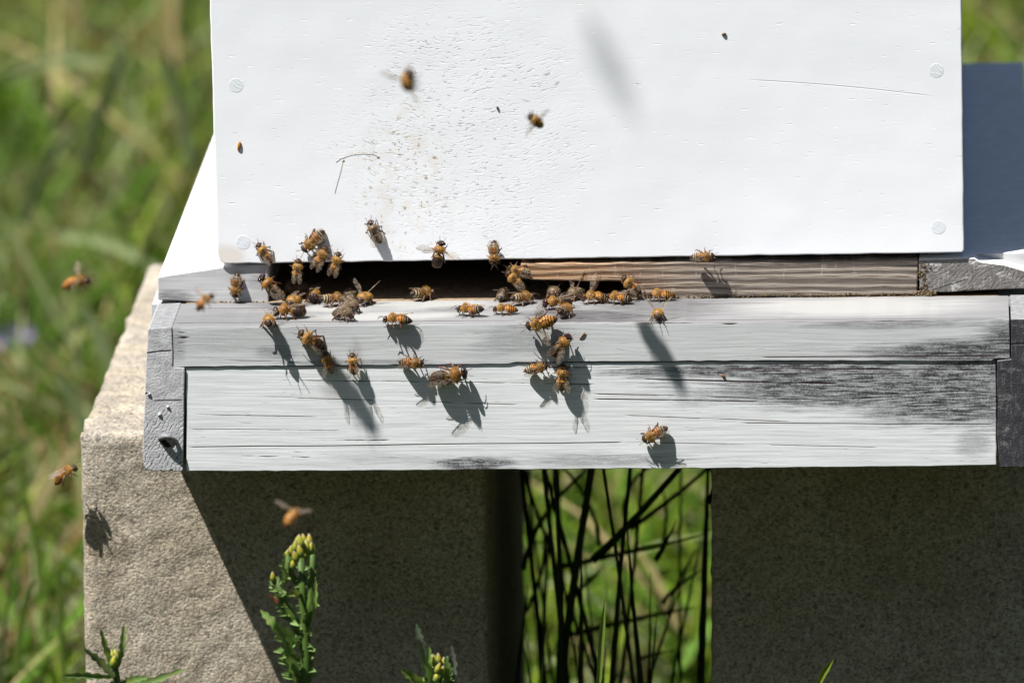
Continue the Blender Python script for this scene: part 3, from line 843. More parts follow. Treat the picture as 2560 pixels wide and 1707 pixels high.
_nb = 0
def bee(kind, origin, fwd, upv, scale, label, pose='folded', curl=0, group='worker honey bees at the hive entrance', legs=True):
    global _nb
    _nb += 1
    rb = random.Random(_nb * 17)
    kd = 'drone' if kind == 'drone' else 'worker'
    fwd = fwd.normalized(); y = upv.cross(fwd).normalized(); z = fwd.cross(y)
    root = empty('honey_bee')
    root.matrix_world = Matrix(((fwd.x * scale, y.x * scale, z.x * scale, origin.x), (fwd.y * scale, y.y * scale, z.y * scale, origin.y),
                                (fwd.z * scale, y.z * scale, z.z * scale, origin.z), (0, 0, 0, 1)))
    tag(root, label, 'bee', group if kind != 'drone' else 'drone bees at the hive entrance')
    def child(name, me, par):
        o = bpy.data.objects.new(name, me); COL.objects.link(o); o.parent = par; return o
    b = child('body', BODY[kind, curl], root)
    child('fur', FUR[kind, curl], b)
    for s in (1, -1):
        child('eye', EYE[s, kd], b)
        child('antenna', ANT[s, rb.randrange(3), kd], b)
        if legs:
            for w in range(3): child('leg', LEG[w, s, rb.randrange(5), kd], root)
        yaw, lift, tw = POSES[pose]
        yaw += rb.uniform(-5, 5); lift += rb.uniform(-4, 4)
        for nm, dy, dx in (('fore', 0, 0), ('hind', 10 if pose != 'folded' else -2, -.45)):
            me, ve = WING[nm, s, kd]
            o = child('wing', me, root)
            o.location = Vector((1.9 + dx, s * 1.05, 4.85 - (0.25 if nm == 'hind' else 0))) * MM * (1.08 if kd == 'drone' else 1)
            a = math.radians(yaw - (dy if pose != 'folded' else dy)) * -s
            o.rotation_mode = 'XYZ'
            R = Matrix.Rotation(a, 3, 'Z') @ Matrix.Rotation(math.radians(lift), 3, 'Y') @ Matrix.Rotation(math.radians(tw) * s, 3, 'X')
            o.rotation_euler = R.to_euler('XYZ')
            child('wing_vein', ve, o)
    return root

UPF, UPT = Vector((0, -1, 0)), Vector((0, 0, 1))
PLANE = {'BOX': 0.0, 'RAIL': 0.002, 'RED': 0.0012, 'STRIP': YB, 'FASC': YL, 'EDGE': -0.002}
def on_wall(kind, plane, hx, hy, tx, ty, label, pose='folded', curl=0, off=0.0, up=None):
    yb = PLANE[plane] - off * MM
    h, t = hitY(hx, hy, yb - 0.003), hitY(tx, ty, yb - 0.003)
    L = (h - t).length; full = (14.9 if kind == 'drone' else 13.2) * MM
    sc = max(.88, min(1.25, 1.06 * L / full))
    o = h.lerp(t, 0.47); o.y = yb
    u = UPF if up is None else Vector(up).normalized()
    return bee(kind, o, h - t, u, sc, label, pose, curl)
def on_ledge(kind, cx, cy, az, label, pose='folded', curl=0, sc=1.0, roll=0.0):
    sc *= 1.07
    p = hitZ(cx, cy, ZL + 0.0031 * sc)
    p.z = ZL
    a = math.radians(az)
    u = Vector((math.sin(a) * roll, -math.cos(a) * roll, 1)).normalized()
    return bee(kind, p, Vector((math.cos(a), math.sin(a), 0)), u, sc, label, pose, curl)
def in_air(kind, hx, hy, yh, tx, ty, yt, up, label, pose='flying', curl=1):
    h, t = hitY(hx, hy, yh), hitY(tx, ty, yt)
    f = (h - t).normalized(); u = Vector(up).normalized()
    u = (u - f * u.dot(f)).normalized()
    L = (h - t).length; sc = max(.70, min(1.25, L / ((14.9 if kind == 'drone' else 13.2) * MM)))
    return bee(kind, h.lerp(t, .47) - u * 0.003 * sc, f, u, sc, label, pose, curl, 'honey bees flying in front of the hive' )

# --- on the white box front
on_wall('ginger', 'BOX', 644, 610, 679, 657, 'tan worker bee climbing the white box beside the lower left screw head')
on_wall('amber', 'BOX', 757, 626, 811, 579, 'bright orange worker bee slanting head down on the white box above a cluster of three', 'folded', 1)
on_wall('striped', 'EDGE', 746, 650, 740, 704, 'small worker bee hanging at the box edge, pale wing tips over the dark slot')
on_wall('striped', 'EDGE', 817, 618, 785, 671, 'striped worker bee tucked under the orange slanting bee at the box edge')
on_wall('ginger', 'EDGE', 847, 632, 831, 688, 'honey coloured worker bee hanging over the dark slot, right of the cluster')
on_wall('grey', 'BOX', 924, 553, 951, 609, 'pale grey bee climbing alone on the white box with a long shadow below it', 'loose')
on_wall('amber', 'EDGE', 1236, 663, 1235, 602, 'worker bee head down on the box edge with cream banded tail pointing up', 'folded', 1)
on_wall('striped', 'EDGE', 1784, 640, 1727, 645, 'pale striped bee lying level on the box bottom edge over the brown wood strip', 'folded', 1)
# --- left rail
on_wall('amber', 'RAIL', 587, 744, 594, 684, 'orange banded worker bee walking straight down the grey rail end beside its own shadow', 'folded', 0)
on_wall('drone', 'EDGE', 651, 691, 702, 742, 'stout drone with big dark eyes leaning out at the left corner of the slot', 'folded', 0, 1.5)
# --- reducer
on_wall('striped', 'RED', 1268, 672, 1326, 684, 'worker bee with shiny folded wings clinging to the left tip of the brown strip', 'folded', 0, 1.0)
on_wall('amber', 'EDGE', 1272, 685, 1302, 716, 'bee tucked beneath the one on the strip tip, cream banded tail hanging down', 'folded', 0)
on_wall('striped', 'RED', 1556, 692, 1602, 734, 'worker bee with glassy wings climbing the corner where the brown strip is notched', 'loose', 0, 1.5)
# --- on the landing ledge, left group
on_ledge('grey', 735, 722, 200, 'greyish bee fanning with both wings spread at the left end of the slot', 'spread', 2, 1.1)
on_ledge('ginger', 735, 752, 250, 'small amber bee squeezed below the greyish fanning bee', 'folded')
on_ledge('drone', 785, 738, 268, 'fuzzy drone facing outward with shiny black face on the ledge', 'folded', 0, .92)
on_ledge('striped', 834, 747, 24, 'striped bee with tail towards the front, right of the fuzzy facing drone', 'folded', 2)
on_ledge('grey', 874, 738, 100, 'tan bee facing into the slot behind two greyish bees', 'folded')
on_ledge('ginger', 912, 744, 248, 'bee raising its wings in a V as it walks out of the slot', 'vee', 0)
on_ledge('grey', 876, 762, 300, 'grey headed bee walking out right behind the pair on the ledge', 'folded')
on_ledge('grey', 858, 783, 318, 'pale brown bee heading right at the front of the middle left huddle', 'loose')
on_ledge('drone', 722, 778, 188, 'large drone with glossy black abdomen lying sideways near the ledge edge', 'folded', 0, 1.0)
on_ledge('ginger', 672, 800, 272, 'tawny bee facing outward over the ledge edge, its shadow on the plank below', 'loose', 0)
on_ledge('amber', 992, 797, 178, 'reddish bee in side view facing left alone at the ledge edge', 'folded', 0)
on_ledge('striped', 1057, 732, 40, 'banded bee in the middle of the dark slot with its tail towards the front', 'folded', 2)
on_ledge('amber', 1174, 773, 158, 'orange bee with three dark tail bands facing left on the ledge', 'folded', 2)
on_ledge('grey', 1258, 735, 75, 'whitish banded bee going into the slot, tail outward', 'loose', 0, .9)
on_ledge('striped', 1306, 744, 42, 'yellow banded bee heading into the slot right of the whitish banded one', 'folded', 2)
on_ledge('ginger', 1262, 771, 182, 'small tawny bee in side view facing left in front of the banded pair', 'folded', 0, .85)
# --- on the ledge, right group
on_ledge('grey', 1386, 729, 262, 'fuzzy bee coming out of the slot behind the large amber drone', 'vee', 0)
on_ledge('drone', 1392, 757, 196, 'large amber shouldered drone facing left on the dark stained ledge', 'folded', 0, .9)
on_ledge('amber', 1412, 775, 72, 'bee seen from behind with orange back and grey tail beside the amber drone', 'folded', 2)
on_ledge('grey', 1440, 732, 235, 'grey bee with lifted wings facing out of the slot', 'up', 0)
on_ledge('striped', 1487, 741, 198, 'banded bee facing left with one clear wing held upright', 'up', 1)
on_ledge('amber', 1546, 743, 166, 'amber bee with its back to the brown strip corner, last of the right huddle', 'loose', 0, .95)
on_ledge('ginger', 1652, 736, 190, 'bright orange bee facing left alone against the brown strip', 'folded', 0, .95)
on_ledge('ginger', 1645, 784, 270, 'fuzzy bee facing outward alone at the right of the ledge edge', 'vee', 0, .95)
# --- on the landing strip front and fascia
on_wall('ginger', 'STRIP', 1316, 815, 1392, 798, 'big orange bee at the ledge edge with one wing lifted and one lowered', 'spread', 0, 1.0)
on_wall('drone', 'STRIP', 1424, 838, 1382, 890, 'drone with amber back and big dark eyes on the plank front, casting a long shadow', 'loose', 0, 1.5)
on_wall('amber', 'STRIP', 748, 830, 813, 871, 'orange bee slanting down to the right on the upper plank front, legs stretched up', 'folded', 0)
on_wall('striped', 'STRIP', 812, 880, 830, 937, 'left bee of the pair climbing across the joint between the two planks', 'loose', 1, 1)
on_wall('amber', 'STRIP', 880, 886, 886, 939, 'right bee of the pair climbing across the joint between the two planks', 'loose', 1, 1)
on_wall('amber', 'STRIP', 1057, 908, 995, 908, 'orange bee lying level on the plank joint, head to the right', 'folded', 1, 0.5)
on_wall('drone', 'FASC', 1166, 930, 1078, 948, 'brown drone just below the plank joint, head to the right', 'folded', 0, 0.5)
on_wall('striped', 'FASC', 1368, 914, 1311, 929, 'dusky striped bee on the lower plank, head right, beside an orange one pointing down', 'folded', 0, .5)
on_wall('ginger', 'FASC', 1407, 911, 1405, 978, 'bee with dark head up and glossy orange abdomen hanging on the lower plank', 'loose', 0, .5)
on_wall('amber', 'FASC', 1607, 1100, 1668, 1070, 'lone orange and black bee low on the right half of the lower plank', 'folded', 0)
# --- in the dark slot
def under_box(kind, cx, cy, az, label, y):
    p = hitY(cx, cy, y); p.z = 0.0035
    a = math.radians(az)
    return bee(kind, p, Vector((math.cos(a), math.sin(a), 0)), Vector((0, 0, -1)), .9, label)
under_box('striped', 965, 672, 90, 'dim banded bee hanging upside down in the slot below the pale grey climbing bee', 0.016)
under_box('grey', 1010, 668, 120, 'dim bee hanging upside down in the slot, just left of the flying drone', 0.018)
under_box('striped', 806, 684, 60, 'dark bee hanging in the slot between the box edge cluster bees', 0.014)
under_box('striped', 1108, 672, 80, 'dim bee hanging upside down behind the flying drone', 0.014)
# --- flying
in_air('drone', 1105, 602, -0.024, 1089, 672, -0.026, (0, -1, .35), 'flying drone with black abdomen hovering at the top of the dark slot')
in_air('amber', 1026, 180, -0.50, 1013, 234, -0.49, (-.4, -1, .2), 'blurred flying bee high in front of the rough white paint')
in_air('striped', 1322, 287, -0.25, 1362, 323, -0.247, (0, -1, .25), 'small banded flying bee right of centre in front of the white box')
in_air('ginger', 225, 701, -0.36, 148, 708, -0.36, (0, -.35, 1), 'orange flying bee level in the air over the grass, left of the hive')
in_air('amber', 533, 737, -0.34, 484, 772, -0.34, (-.2, -.6, 1), 'blurred orange flying bee just in front of the grey rail end')
_w = hitY(232, 1332, YC)
_q = _w + SUN_TO * (0.0100 / -SUN_TO.y)
in_air('ginger', 192, 1166, _q.y, 128, 1203, _q.y, (-.3, -.4, 1), 'reddish flying bee at the left edge of the concrete block', 'folded')
in_air('ginger', 750, 1272, -0.45, 711, 1306, -0.46, (-.1, -.6, 1), 'blurred flying bee above the tall weed in front of the shaded block')
# two bees above the frame whose shadows fall on the hive
for (sx, sy, yy, d, kk, fw, lb) in ((906, 1046, YL, 0.098, 'drone', (.05, -.50, .42), 'flying drone high up, its winged shadow on the lower plank'),
                                 (1680, 945, YL, 0.105, 'drone', (.05, -.55, .50), 'second flying drone high up, a plain slanting shadow on the planks below'),
                                 (1535, 190, 0.0, 0.48, 'amber', (.75, -.02, .3), 'flying worker bee high up casting a soft shadow on the white box')):
    w_ = hitY(sx, sy, yy); o_ = w_ + SUN_TO * (d / -SUN_TO.y)
    bee(kk, o_, Vector(fw), Vector((-.2, .1, 1)), 1.15 if kk == 'drone' else .95, lb, 'folded' if sx == 1680 else 'flying', 0, 'honey bees flying in front of the hive')

# ---------------------------------------------------------------- vegetation
M_BLADE = mat_attr('grass_blade', 0.6, 0.40, 0.12)
M_PLANT = mat_attr('plant_leaf', 0.5, 0.30, 0.35)

def attr_mesh(name, V, Fc, C, mat, parent=None, base=(0, 0, 0), smooth=True):
    b = Vector(base)
    me = from_py(name, [Vector(p) - b for p in V], Fc)
    a = me.color_attributes.new('col', 'FLOAT_COLOR', 'POINT')
    a.data.foreach_set('color', [q for c in C for q in (*c, 1.0)])
    return mesh_obj(name, me, [mat], parent, smooth)

def strip(pts, widths, face=None, fold=0.25):
    """leaf or blade along pts: two-sided keel-folded strip"""
    V, Fc = [], []
    pts = [Vector(p) for p in pts]
    for i, p in enumerate(pts):
        t = (pts[min(i + 1, len(pts) - 1)] - pts[max(i - 1, 0)]).normalized()
        f = Vector(face) if face is not None else Vector((0, -1, 0.15))
        s = t.cross(f)
        if s.length < 1e-4: s = Vector((1, 0, 0))
        s.normalize(); k = s.cross(t)
        w = widths[i] / 2
        V += [p - s * w + k * w * fold, p - k * w * fold * .6, p + s * w + k * w * fold]
    for i in range(len(pts) - 1):
        a = i * 3
        Fc += [(a, a + 1, a + 4, a + 3), (a + 1, a + 2, a + 5, a + 4)]
    return V, Fc

def curve(p0, p1, sag, n=6):
    """bowed path from p0 to p1"""
    p0, p1, s = Vector(p0), Vector(p1), Vector(sag)
    return [p0.lerp(p1, t) + s * (4 * t * (1 - t)) for t in [i / n for i in range(n + 1)]]

# --- lawn: many thousand blades in one mass
def make_lawn():
    rg = np.random.default_rng(5)
    def zone(n, x0, x1, y0, y1): return np.stack([rg.uniform(x0, x1, n), rg.uniform(y0, y1, n)], 1)
    P = np.concatenate([zone(30000, -0.85, -0.20, 0.60, 4.0), zone(7000, 0.12, 0.50, 1.6, 4.0), zone(9000, -0.20, 0.16, 0.85, 2.2),
                        zone(26000, -1.6, 1.6, -0.8, 5.0), zone(34000, -4.0, 4.0, -1.8, 9.0)])
    keep = np.ones(len(P), bool)
    for x0, x1 in ((-0.262, -0.045), (0.040, 0.255)):
        keep &= ~((P[:, 0] > x0) & (P[:, 0] < x1) & (P[:, 1] > 0.025) & (P[:, 1] < 0.45))
    keep &= ~((np.abs(P[:, 0]) < 0.06) & (P[:, 1] > 0.0) & (P[:, 1] < 0.6) & (rg.random(len(P)) < .7))
    P = P[keep]; n = len(P)
    # patches: lush, dry, low
    pa = np.array([noise.noise(Vector((x * 13, y * 8, 1))) for x, y in P])
    pb = np.array([noise.noise(Vector((x * 9, y * 5, 5))) + .5 * noise.noise(Vector((x * 22, y * 12, 9))) for x, y in P])
    H = rg.uniform(0.035, 0.10, n) * (1 + 1.1 * np.clip(pa, -.7, 1))
    tall = rg.random(n) < 0.05
    H = np.where(tall, H * 2.0, H)
    H = np.where(np.abs(P[:, 0]) < 0.3, np.minimum(H, np.where(P[:, 1] < 0.6, 0.12, 0.2)), H)
    Wd = rg.uniform(0.0028, 0.0085, n) * np.where(tall, 1.3, 1)
    lean = rg.normal(0, 1, (n, 2)) * 0.62
    ang = rg.uniform(0, 2 * np.pi, n)
    sx, sy = np.cos(ang) * Wd / 2, np.sin(ang) * Wd / 2
    ts = np.array([0, .35, .7, 1.0])
    V = np.zeros((n, 7, 3), np.float32)
    for i, t in enumerate(ts):
        cx = P[:, 0] + lean[:, 0] * H * t ** 1.8; cy = P[:, 1] + lean[:, 1] * H * t ** 1.8
        cz = ZG + H * (t - 0.35 * t * t * np.clip(np.hypot(lean[:, 0], lean[:, 1]), 0, 1.6) / 1.6)
        if i < 3:
            k = (1, 0.9, 0.6)[i]
            V[:, i * 2, :] = np.stack([cx - sx * k, cy - sy * k, cz], 1)
            V[:, i * 2 + 1, :] = np.stack([cx + sx * k, cy + sy * k, cz], 1)
        else: V[:, 6, :] = np.stack([cx, cy, cz], 1)
    V = V.reshape(-1, 3)
    base = (np.arange(n) * 7)[:, None]
    quads = np.concatenate([base + np.array([[0, 1, 3, 2]]), base + np.array([[2, 3, 5, 4]])], 0)
    tris = base + np.array([[4, 5, 6]])
    me = bpy.data.meshes.new('grass')
    me.vertices.add(len(V)); me.vertices.foreach_set('co', V.ravel())
    loops = np.concatenate([quads.ravel(), tris.ravel()]).astype(np.int32)
    me.loops.add(len(loops)); me.loops.foreach_set('vertex_index', loops)
    npoly = len(quads) + len(tris)
    starts = np.concatenate([np.arange(len(quads)) * 4, len(quads) * 4 + np.arange(len(tris)) * 3]).astype(np.int32)
    me.polygons.add(npoly); me.polygons.foreach_set('loop_start', starts)
    me.update(calc_edges=True)
    g = rg.random((n, 1))
    green = np.array([0.075, 0.15, 0.014]) * (0.5 + g * 1.0)
    lime = np.array([0.17, 0.24, 0.022]) * (0.6 + g * 0.8)
    dry = np.array([0.34, 0.27, 0.13]) * (0.5 + g * 0.8)
    grey = np.array([0.25, 0.29, 0.13]) * (0.7 + g * 0.6)
    rust = np.array([0.20, 0.12, 0.045]) * (0.6 + g * 0.7)
    u = rg.random(n) * .75 + .21 + pb * 0.6 - 0.05 * (P[:, 1] - 1.4)
    u = np.clip(u, 0, 1)
    col = np.where((u < .17)[:, None], rust, np.where((u < .35)[:, None], dry, np.where((u < .49)[:, None], grey, np.where((u < .78)[:, None], green, lime))))
    rr = rg.random(n) < .45
    col = np.where((rr & (u < .22))[:, None], green, col)
    C = np.ones((n, 7, 4), np.float32); C[:, :, :3] = col[:, None, :]
    a = me.color_attributes.new('col', 'FLOAT_COLOR', 'POINT'); a.data.foreach_set('color', C.ravel())
    o = mesh_obj('grass', me, [M_BLADE])
    tag(o, 'unmown green and straw coloured grass growing all round the hive stand', 'grass', kind='stuff')
make_lawn()

# --- broad pale blades and dead leaves standing out in the blurred lawn
rv = random.Random(21)
def lone_blade(px0, py0, px1, py1, w, y0, y1, col, label, name='grass_blade'):
    a, b = hitY(px0, py0, y0), hitY(px1, py1, y1)
    pts = curve(a, b, (0, -0.01, 0.012), 8)
    ws = [w * (1 - .15 * t) * min(1, (1 - t) * 5 + .08) for t in [i / 8 for i in range(9)]]
    V, Fc = strip(pts, ws)
    return V, Fc, [col] * len(V)
tall = [ # root end px, tip px, width (m)
    (215, 420, 330, 120, .016, .9), (60, 560, 190, 330, .013, .9), (480, 420, 410, 130, .016, .9), (330, 300, 300, 90, .012, .9), (20, 200, 300, 170, .013, 1.0), (150, 590, 450, 720, .012, .8),
    (300, 960, 190, 760, .012, .65), (250, 1180, 140, 930, .012, .6), (60, 1250, 20, 1000, .009, .5), (110, 1480, 60, 1230, .009, .45), (160, 1700, 150, 1420, .008, .4), (40, 1690, 90, 1450, .008, .4), (330, 760, 420, 560, .012, .8), (120, 330, 260, 240, .014, 1.1)]
PALEG, MIDG = (0.25, 0.31, 0.14), (0.17, 0.25, 0.05)
tuft = tag(empty('grass_tuft', (-0.45, 1.6, ZG)), 'broad pale grass blades arching out of the blurred lawn left of the hive', 'grass tuft')
for i, (x0, y0, x1, y1, w, yy) in enumerate(tall):
    p = hitZ(x0, y0, ZG + .13)
    V, Fc, C = lone_blade(x0, y0, x1, y1, w * (.6 if i < 8 else .45), p.y, p.y - .05, PALEG if i < 8 else MIDG, '')
    attr_mesh('blade', V, Fc, C, M_BLADE, tuft, tuft.location)

# --- purple flowers in the lawn
def flower(px, py):
    c = hitZ(px, py, ZG + 0.06)
    r = tag(empty('wild_flower', (c.x, c.y, ZG)), '', 'flower')
    V, Fc = tube([c + Vector((0.004, 0.004, -0.06)), c + Vector((0.003, 0, -0.03)), c], [.0012, .001, .001], 5)
    attr_mesh('stem', V, Fc, [(0.05, 0.11, 0.02)] * len(V), M_PLANT, r, r.location)
    for k in range(5):
        a = 2 * math.pi * k / 5
        d = Vector((math.cos(a), -.5, math.sin(a)))
        V, Fc = strip([c, c + d * .003, c + d * .007, c + d * .009], [.0025, .007, .007, .002], (0, -1, .3))
        attr_mesh('petal', V, Fc, [(0.30, 0.22, 0.52)] * len(V), M_PLANT, r, r.location)
    return r
flower(10, 838)['label'] = 'small purple flower in the lawn, cut by the left edge of the view'
flower(56, 832)['label'] = 'small purple flower in the lawn, right one of the two'
for o in list(bpy.data.objects):
    if o.name.startswith('wild_flower'): o['group'] = 'purple lawn flowers'

# --- dark blades in the shade between the blocks
S0 = 2.766
def cz(x, y): return (1200 + x / S0, 1140 + y / S0)
shade = [ # lower end, upper end in enlarged survey pixels, width px, depth Y
    (330, 1420, 470, 570, 34, .10), (500, 1568, 525, 60, 34, .12), (480, 1400, 540, 640, 30, .16), (520, 780, 780, 40, 52, .18), (740, 1568, 705, 340, 40, .14),
    (400, 1568, 560, 620, 26, .22), (690, 1568, 560, 760, 24, .26), (800, 1450, 680, 360, 20, .30), (300, 790, 740, 90, 26, .30), (480, 480, 310, 60, 18, .36), (830, 620, 560, 60, 22, .33),
    (1330, 1568, 1010, 400, 52, .11), (1010, 400, 850, 60, 24, .11), (1210, 720, 1360, 440, 28, .2), (780, 720, 1390, 70, 40, .2), (840, 640, 1130, 60, 26, .28), (1000, 420, 1190, 60, 24, .34),
    (570, 760, 1560, 540, 26, .32), (560, 1250, 1520, 1040, 28, .36), (1000, 1568, 1180, 800, 34, .17), (920, 1400, 1480, 640, 30, .25), (1180, 1560, 1570, 380, 26, .30),
    (1430, 1568, 1580, 300, 52, .16), (1580, 330, 1560, 60, 30, .16), (1310, 1380, 1560, 1080, 30, .26), (620, 980, 840, 740, 22, .36), (1260, 640, 1240, 180, 20, .38), (1420, 560, 1390, 80, 20, .38),
    (1040, 500, 1620, 40, 26, .30), (880, 1568, 1040, 480, 22, .35), (1100, 1568, 1230, 1020, 34, .12), (260, 1568, 330, 900, 60, .20), (610, 1100, 560, 60, 16, .40), (1270, 1020, 1580, 760, 24, .34), (1100, 1410, 1380, 1330, 20, .3),
    (850, 1568, 870, 1300, 44, .13), (420, 1568, 300, 1300, 40, .12), (1300, 1100, 1560, 560, 20, .36), (580, 1568, 640, 1180, 18, .2), (760, 1150, 640, 760, 16, .3), (900, 1568, 860, 720, 18, .34), (300, 1100, 420, 380, 22, .33)]
for k in range(9):
    x0_ = rv.uniform(260, 1560); x1_ = max(280, min(1580, x0_ + rv.gauss(60, 380))); y1_ = rv.choice((60, 60, rv.uniform(200, 900)))
    shade.append((x0_, rv.uniform(1350, 1568), x1_, y1_, rv.uniform(14, 34), rv.uniform(.12, .42)))
clump = tag(empty('grass_clump', (0.0, 0.2, ZG)), 'tangle of tall dark grass blades in the shade between the two blocks', 'grass clump')
for i, (x0, y0, x1, y1, w, yy) in enumerate(shade):
    a, b = hitY(*cz(x0, y0), yy), hitY(*cz(x1, y1), yy)
    d = (b - a)
    if y0 >= 1300 or abs(d.z) > .02 and i % 3 == 0:              # root it in the soil
        d2 = a - b
        if d2.z < -0.01:
            k = max(0, (a.z - ZG) / -d2.z); k = min(k, .06 / max(d2.length, .01) + .9)
            a = a + Vector((d2.x * k * .5, 0, ZG - a.z))
    pts = curve(a, b, (rv.choice((-1, 1)) * rv.uniform(.001, .0065), rv.uniform(-.008, .008), rv.uniform(-.004, .004)), 7)
    pts = [Vector((p.x, p.y, min(p.z, -0.090))) for p in pts]
    wm = w / S0 / 5000 * 1.45
    ws = [wm * (1 - .35 * t) for t in [k / 7 for k in range(8)]]
    if y1 > 100: ws[-1] *= .12; ws[-2] *= .5; ws[-3] *= .8
    V, Fc = strip(pts, ws, (rv.uniform(-.3, .3), -1, .2))
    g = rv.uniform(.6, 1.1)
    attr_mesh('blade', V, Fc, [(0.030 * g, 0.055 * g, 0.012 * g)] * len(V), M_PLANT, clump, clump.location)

# --- single bright blades in front of the hive
def front_blade(pxs, w, y, col, label):
    pts = [hitY(a, b, y) for a, b in pxs]
    g = pts[0].copy(); g.z = ZG; g.x += (pts[0].x - pts[-1].x) * .5
    allp = [g] + pts
    n = 12; sm = []
    for i in range(n + 1):
        t = i / n * (len(allp) - 1); k = min(int(t), len(allp) - 2); sm.append(allp[k].lerp(allp[k + 1], t - k))
    ws = [w * min(1, .5 + i / n * .8) * min(1, (n - i) / n * 4 + .05) for i in range(n + 1)]
    V, Fc = strip(sm, ws, (0.25, -1, .3), .35)
    o = empty('grass_shoot', g)
    attr_mesh('leaf', V, Fc, [col] * len(V), M_PLANT, o, g)
    tag(o, label, 'grass shoot', 'bright grass shoots in front of the hive')
front_blade([(1495, 1730), (1503, 1600), (1512, 1497)], .0029, -0.09, (0.16, 0.24, 0.035), 'single bright green grass blade standing up in front of the gap between the blocks')
front_blade([(2040, 1720), (2060, 1680), (2084, 1647)], .0028, -0.09, (0.17, 0.23, 0.02), 'short yellow green grass tip in front of the dark right block')
front_blade([(1352, 1720), (1354, 1690), (1357, 1640)], .0013, 0.02, (0.10, 0.17, 0.03), 'thin green grass blade lit beside the left block at the foot of the gap')

# --- flowering weeds in front of the left block
YW = -0.20
def weed(label, px_stems, leaves, buds, curls, y):
    base = hitY(*px_stems[0][0][0], y); base.z = ZG
    r = tag(empty('flowering_weed', base), label, 'weed', 'flowering weeds in front of the block')
    rr = random.Random(int(base.x * 1e5))
    for path, r0, r1 in px_stems:
        pts = [hitY(a, b, y + rr.uniform(-.003, .003)) for a, b in path]
        if path is px_stems[0][0]: pts = [base] + pts
        n = len(pts)
        V, Fc = tube(pts, [r0 + (r1 - r0) * i / (n - 1) for i in range(n)], 8)
        cs = [tuple(q * rr.uniform(.85, 1.15) for q in (0.085, 0.150, 0.030)) for _ in V]
        attr_mesh('stem', V, Fc, cs, M_PLANT, r, base)
    for path, w, col in leaves:
        P_ = [hitY(a, b, y + dy) for a, b, dy in path]
        pts = []
        for i in range(len(P_) - 1):
            for k in range(5): pts.append(P_[i].lerp(P_[i + 1], k / 5))
        pts.append(P_[-1])
        n = len(pts)
        ws = [w * .55 * (math.sin(math.pi * (.08 + .88 * i / (n - 1))) ** .7) * (1 + .28 * (1 if i % 2 else -1)) for i in range(n)]
        ws[-1] = w * .05
        V, Fc = strip(pts, ws, (0.1, -1, .35), .4)
        attr_mesh('leaf', V, Fc, [tuple(q * rr.uniform(.8, 1.2) for q in col) for _ in V], M_PLANT, r, base)
    # crinkled leaflets along the stems, one joined mass
    V, Fc, C = [], [], []
    for (ax, ay), (bx, by), n, L in curls:
        a, b = hitY(ax, ay, y), hitY(bx, by, y)
        for k in range(n):
            p = a.lerp(b, (k + rr.random()) / n)
            d = Vector((rr.choice((-1, 1)) * rr.uniform(.5, 1), rr.uniform(-1, .4), rr.uniform(-.2, .9))).normalized()
            l = L * rr.uniform(.3, 1.35)
            v, f = strip([p, p + d * l * .5 + Vector((0, 0, l * .1)), p + d * l], [l * .2, l * .5, l * .1], (rr.uniform(-.5, .5), -1, .5), .5)
            o0 = len(V); V += v; Fc += [tuple(q + o0 for q in ff) for ff in f]
            g = rr.uniform(.7, 1.3); C += [(0.14 * g, 0.22 * g, 0.06 * g)] * len(v)
    if V:
        o = attr_mesh('leaflets', V, Fc, C, M_PLANT, r, base); o['kind'] = 'stuff'
    for px, py, dy, sz in buds:
        c = hitY(px, py, y + dy)
        d = Vector((rr.uniform(-.35, .35), rr.uniform(-.4, .1), 1)).normalized()
        rad = [.55, 1.0, 1.0, .85, .55, .2]
        pts = [c + d * sz * .72 * (k * .5 - 1.1) for k in range(6)]
        V, Fc = tube(pts, [q * sz * .48 for q in rad], 9)
        cs = []
        for i in range(6):
            cc = (0.20, 0.27, 0.05) if i < 3 else (0.40, 0.38, 0.05)
            cs += [tuple(q * rr.uniform(.8, 1.2) for q in cc) for _ in range(9)]
        for i in range(45, 54):
            cs[i] = (0.30, 0.20, 0.16)
        attr_mesh('flower_bud', V, Fc, cs, M_PLANT, r, base)
    return r
def q4(x, y): return (640 + x / 2.583, 1100 + y / 2.583)
def q4y(x, y, d): return (*q4(x, y), d)
G1, G2 = (0.17, 0.26, 0.06), (0.125, 0.20, 0.05)
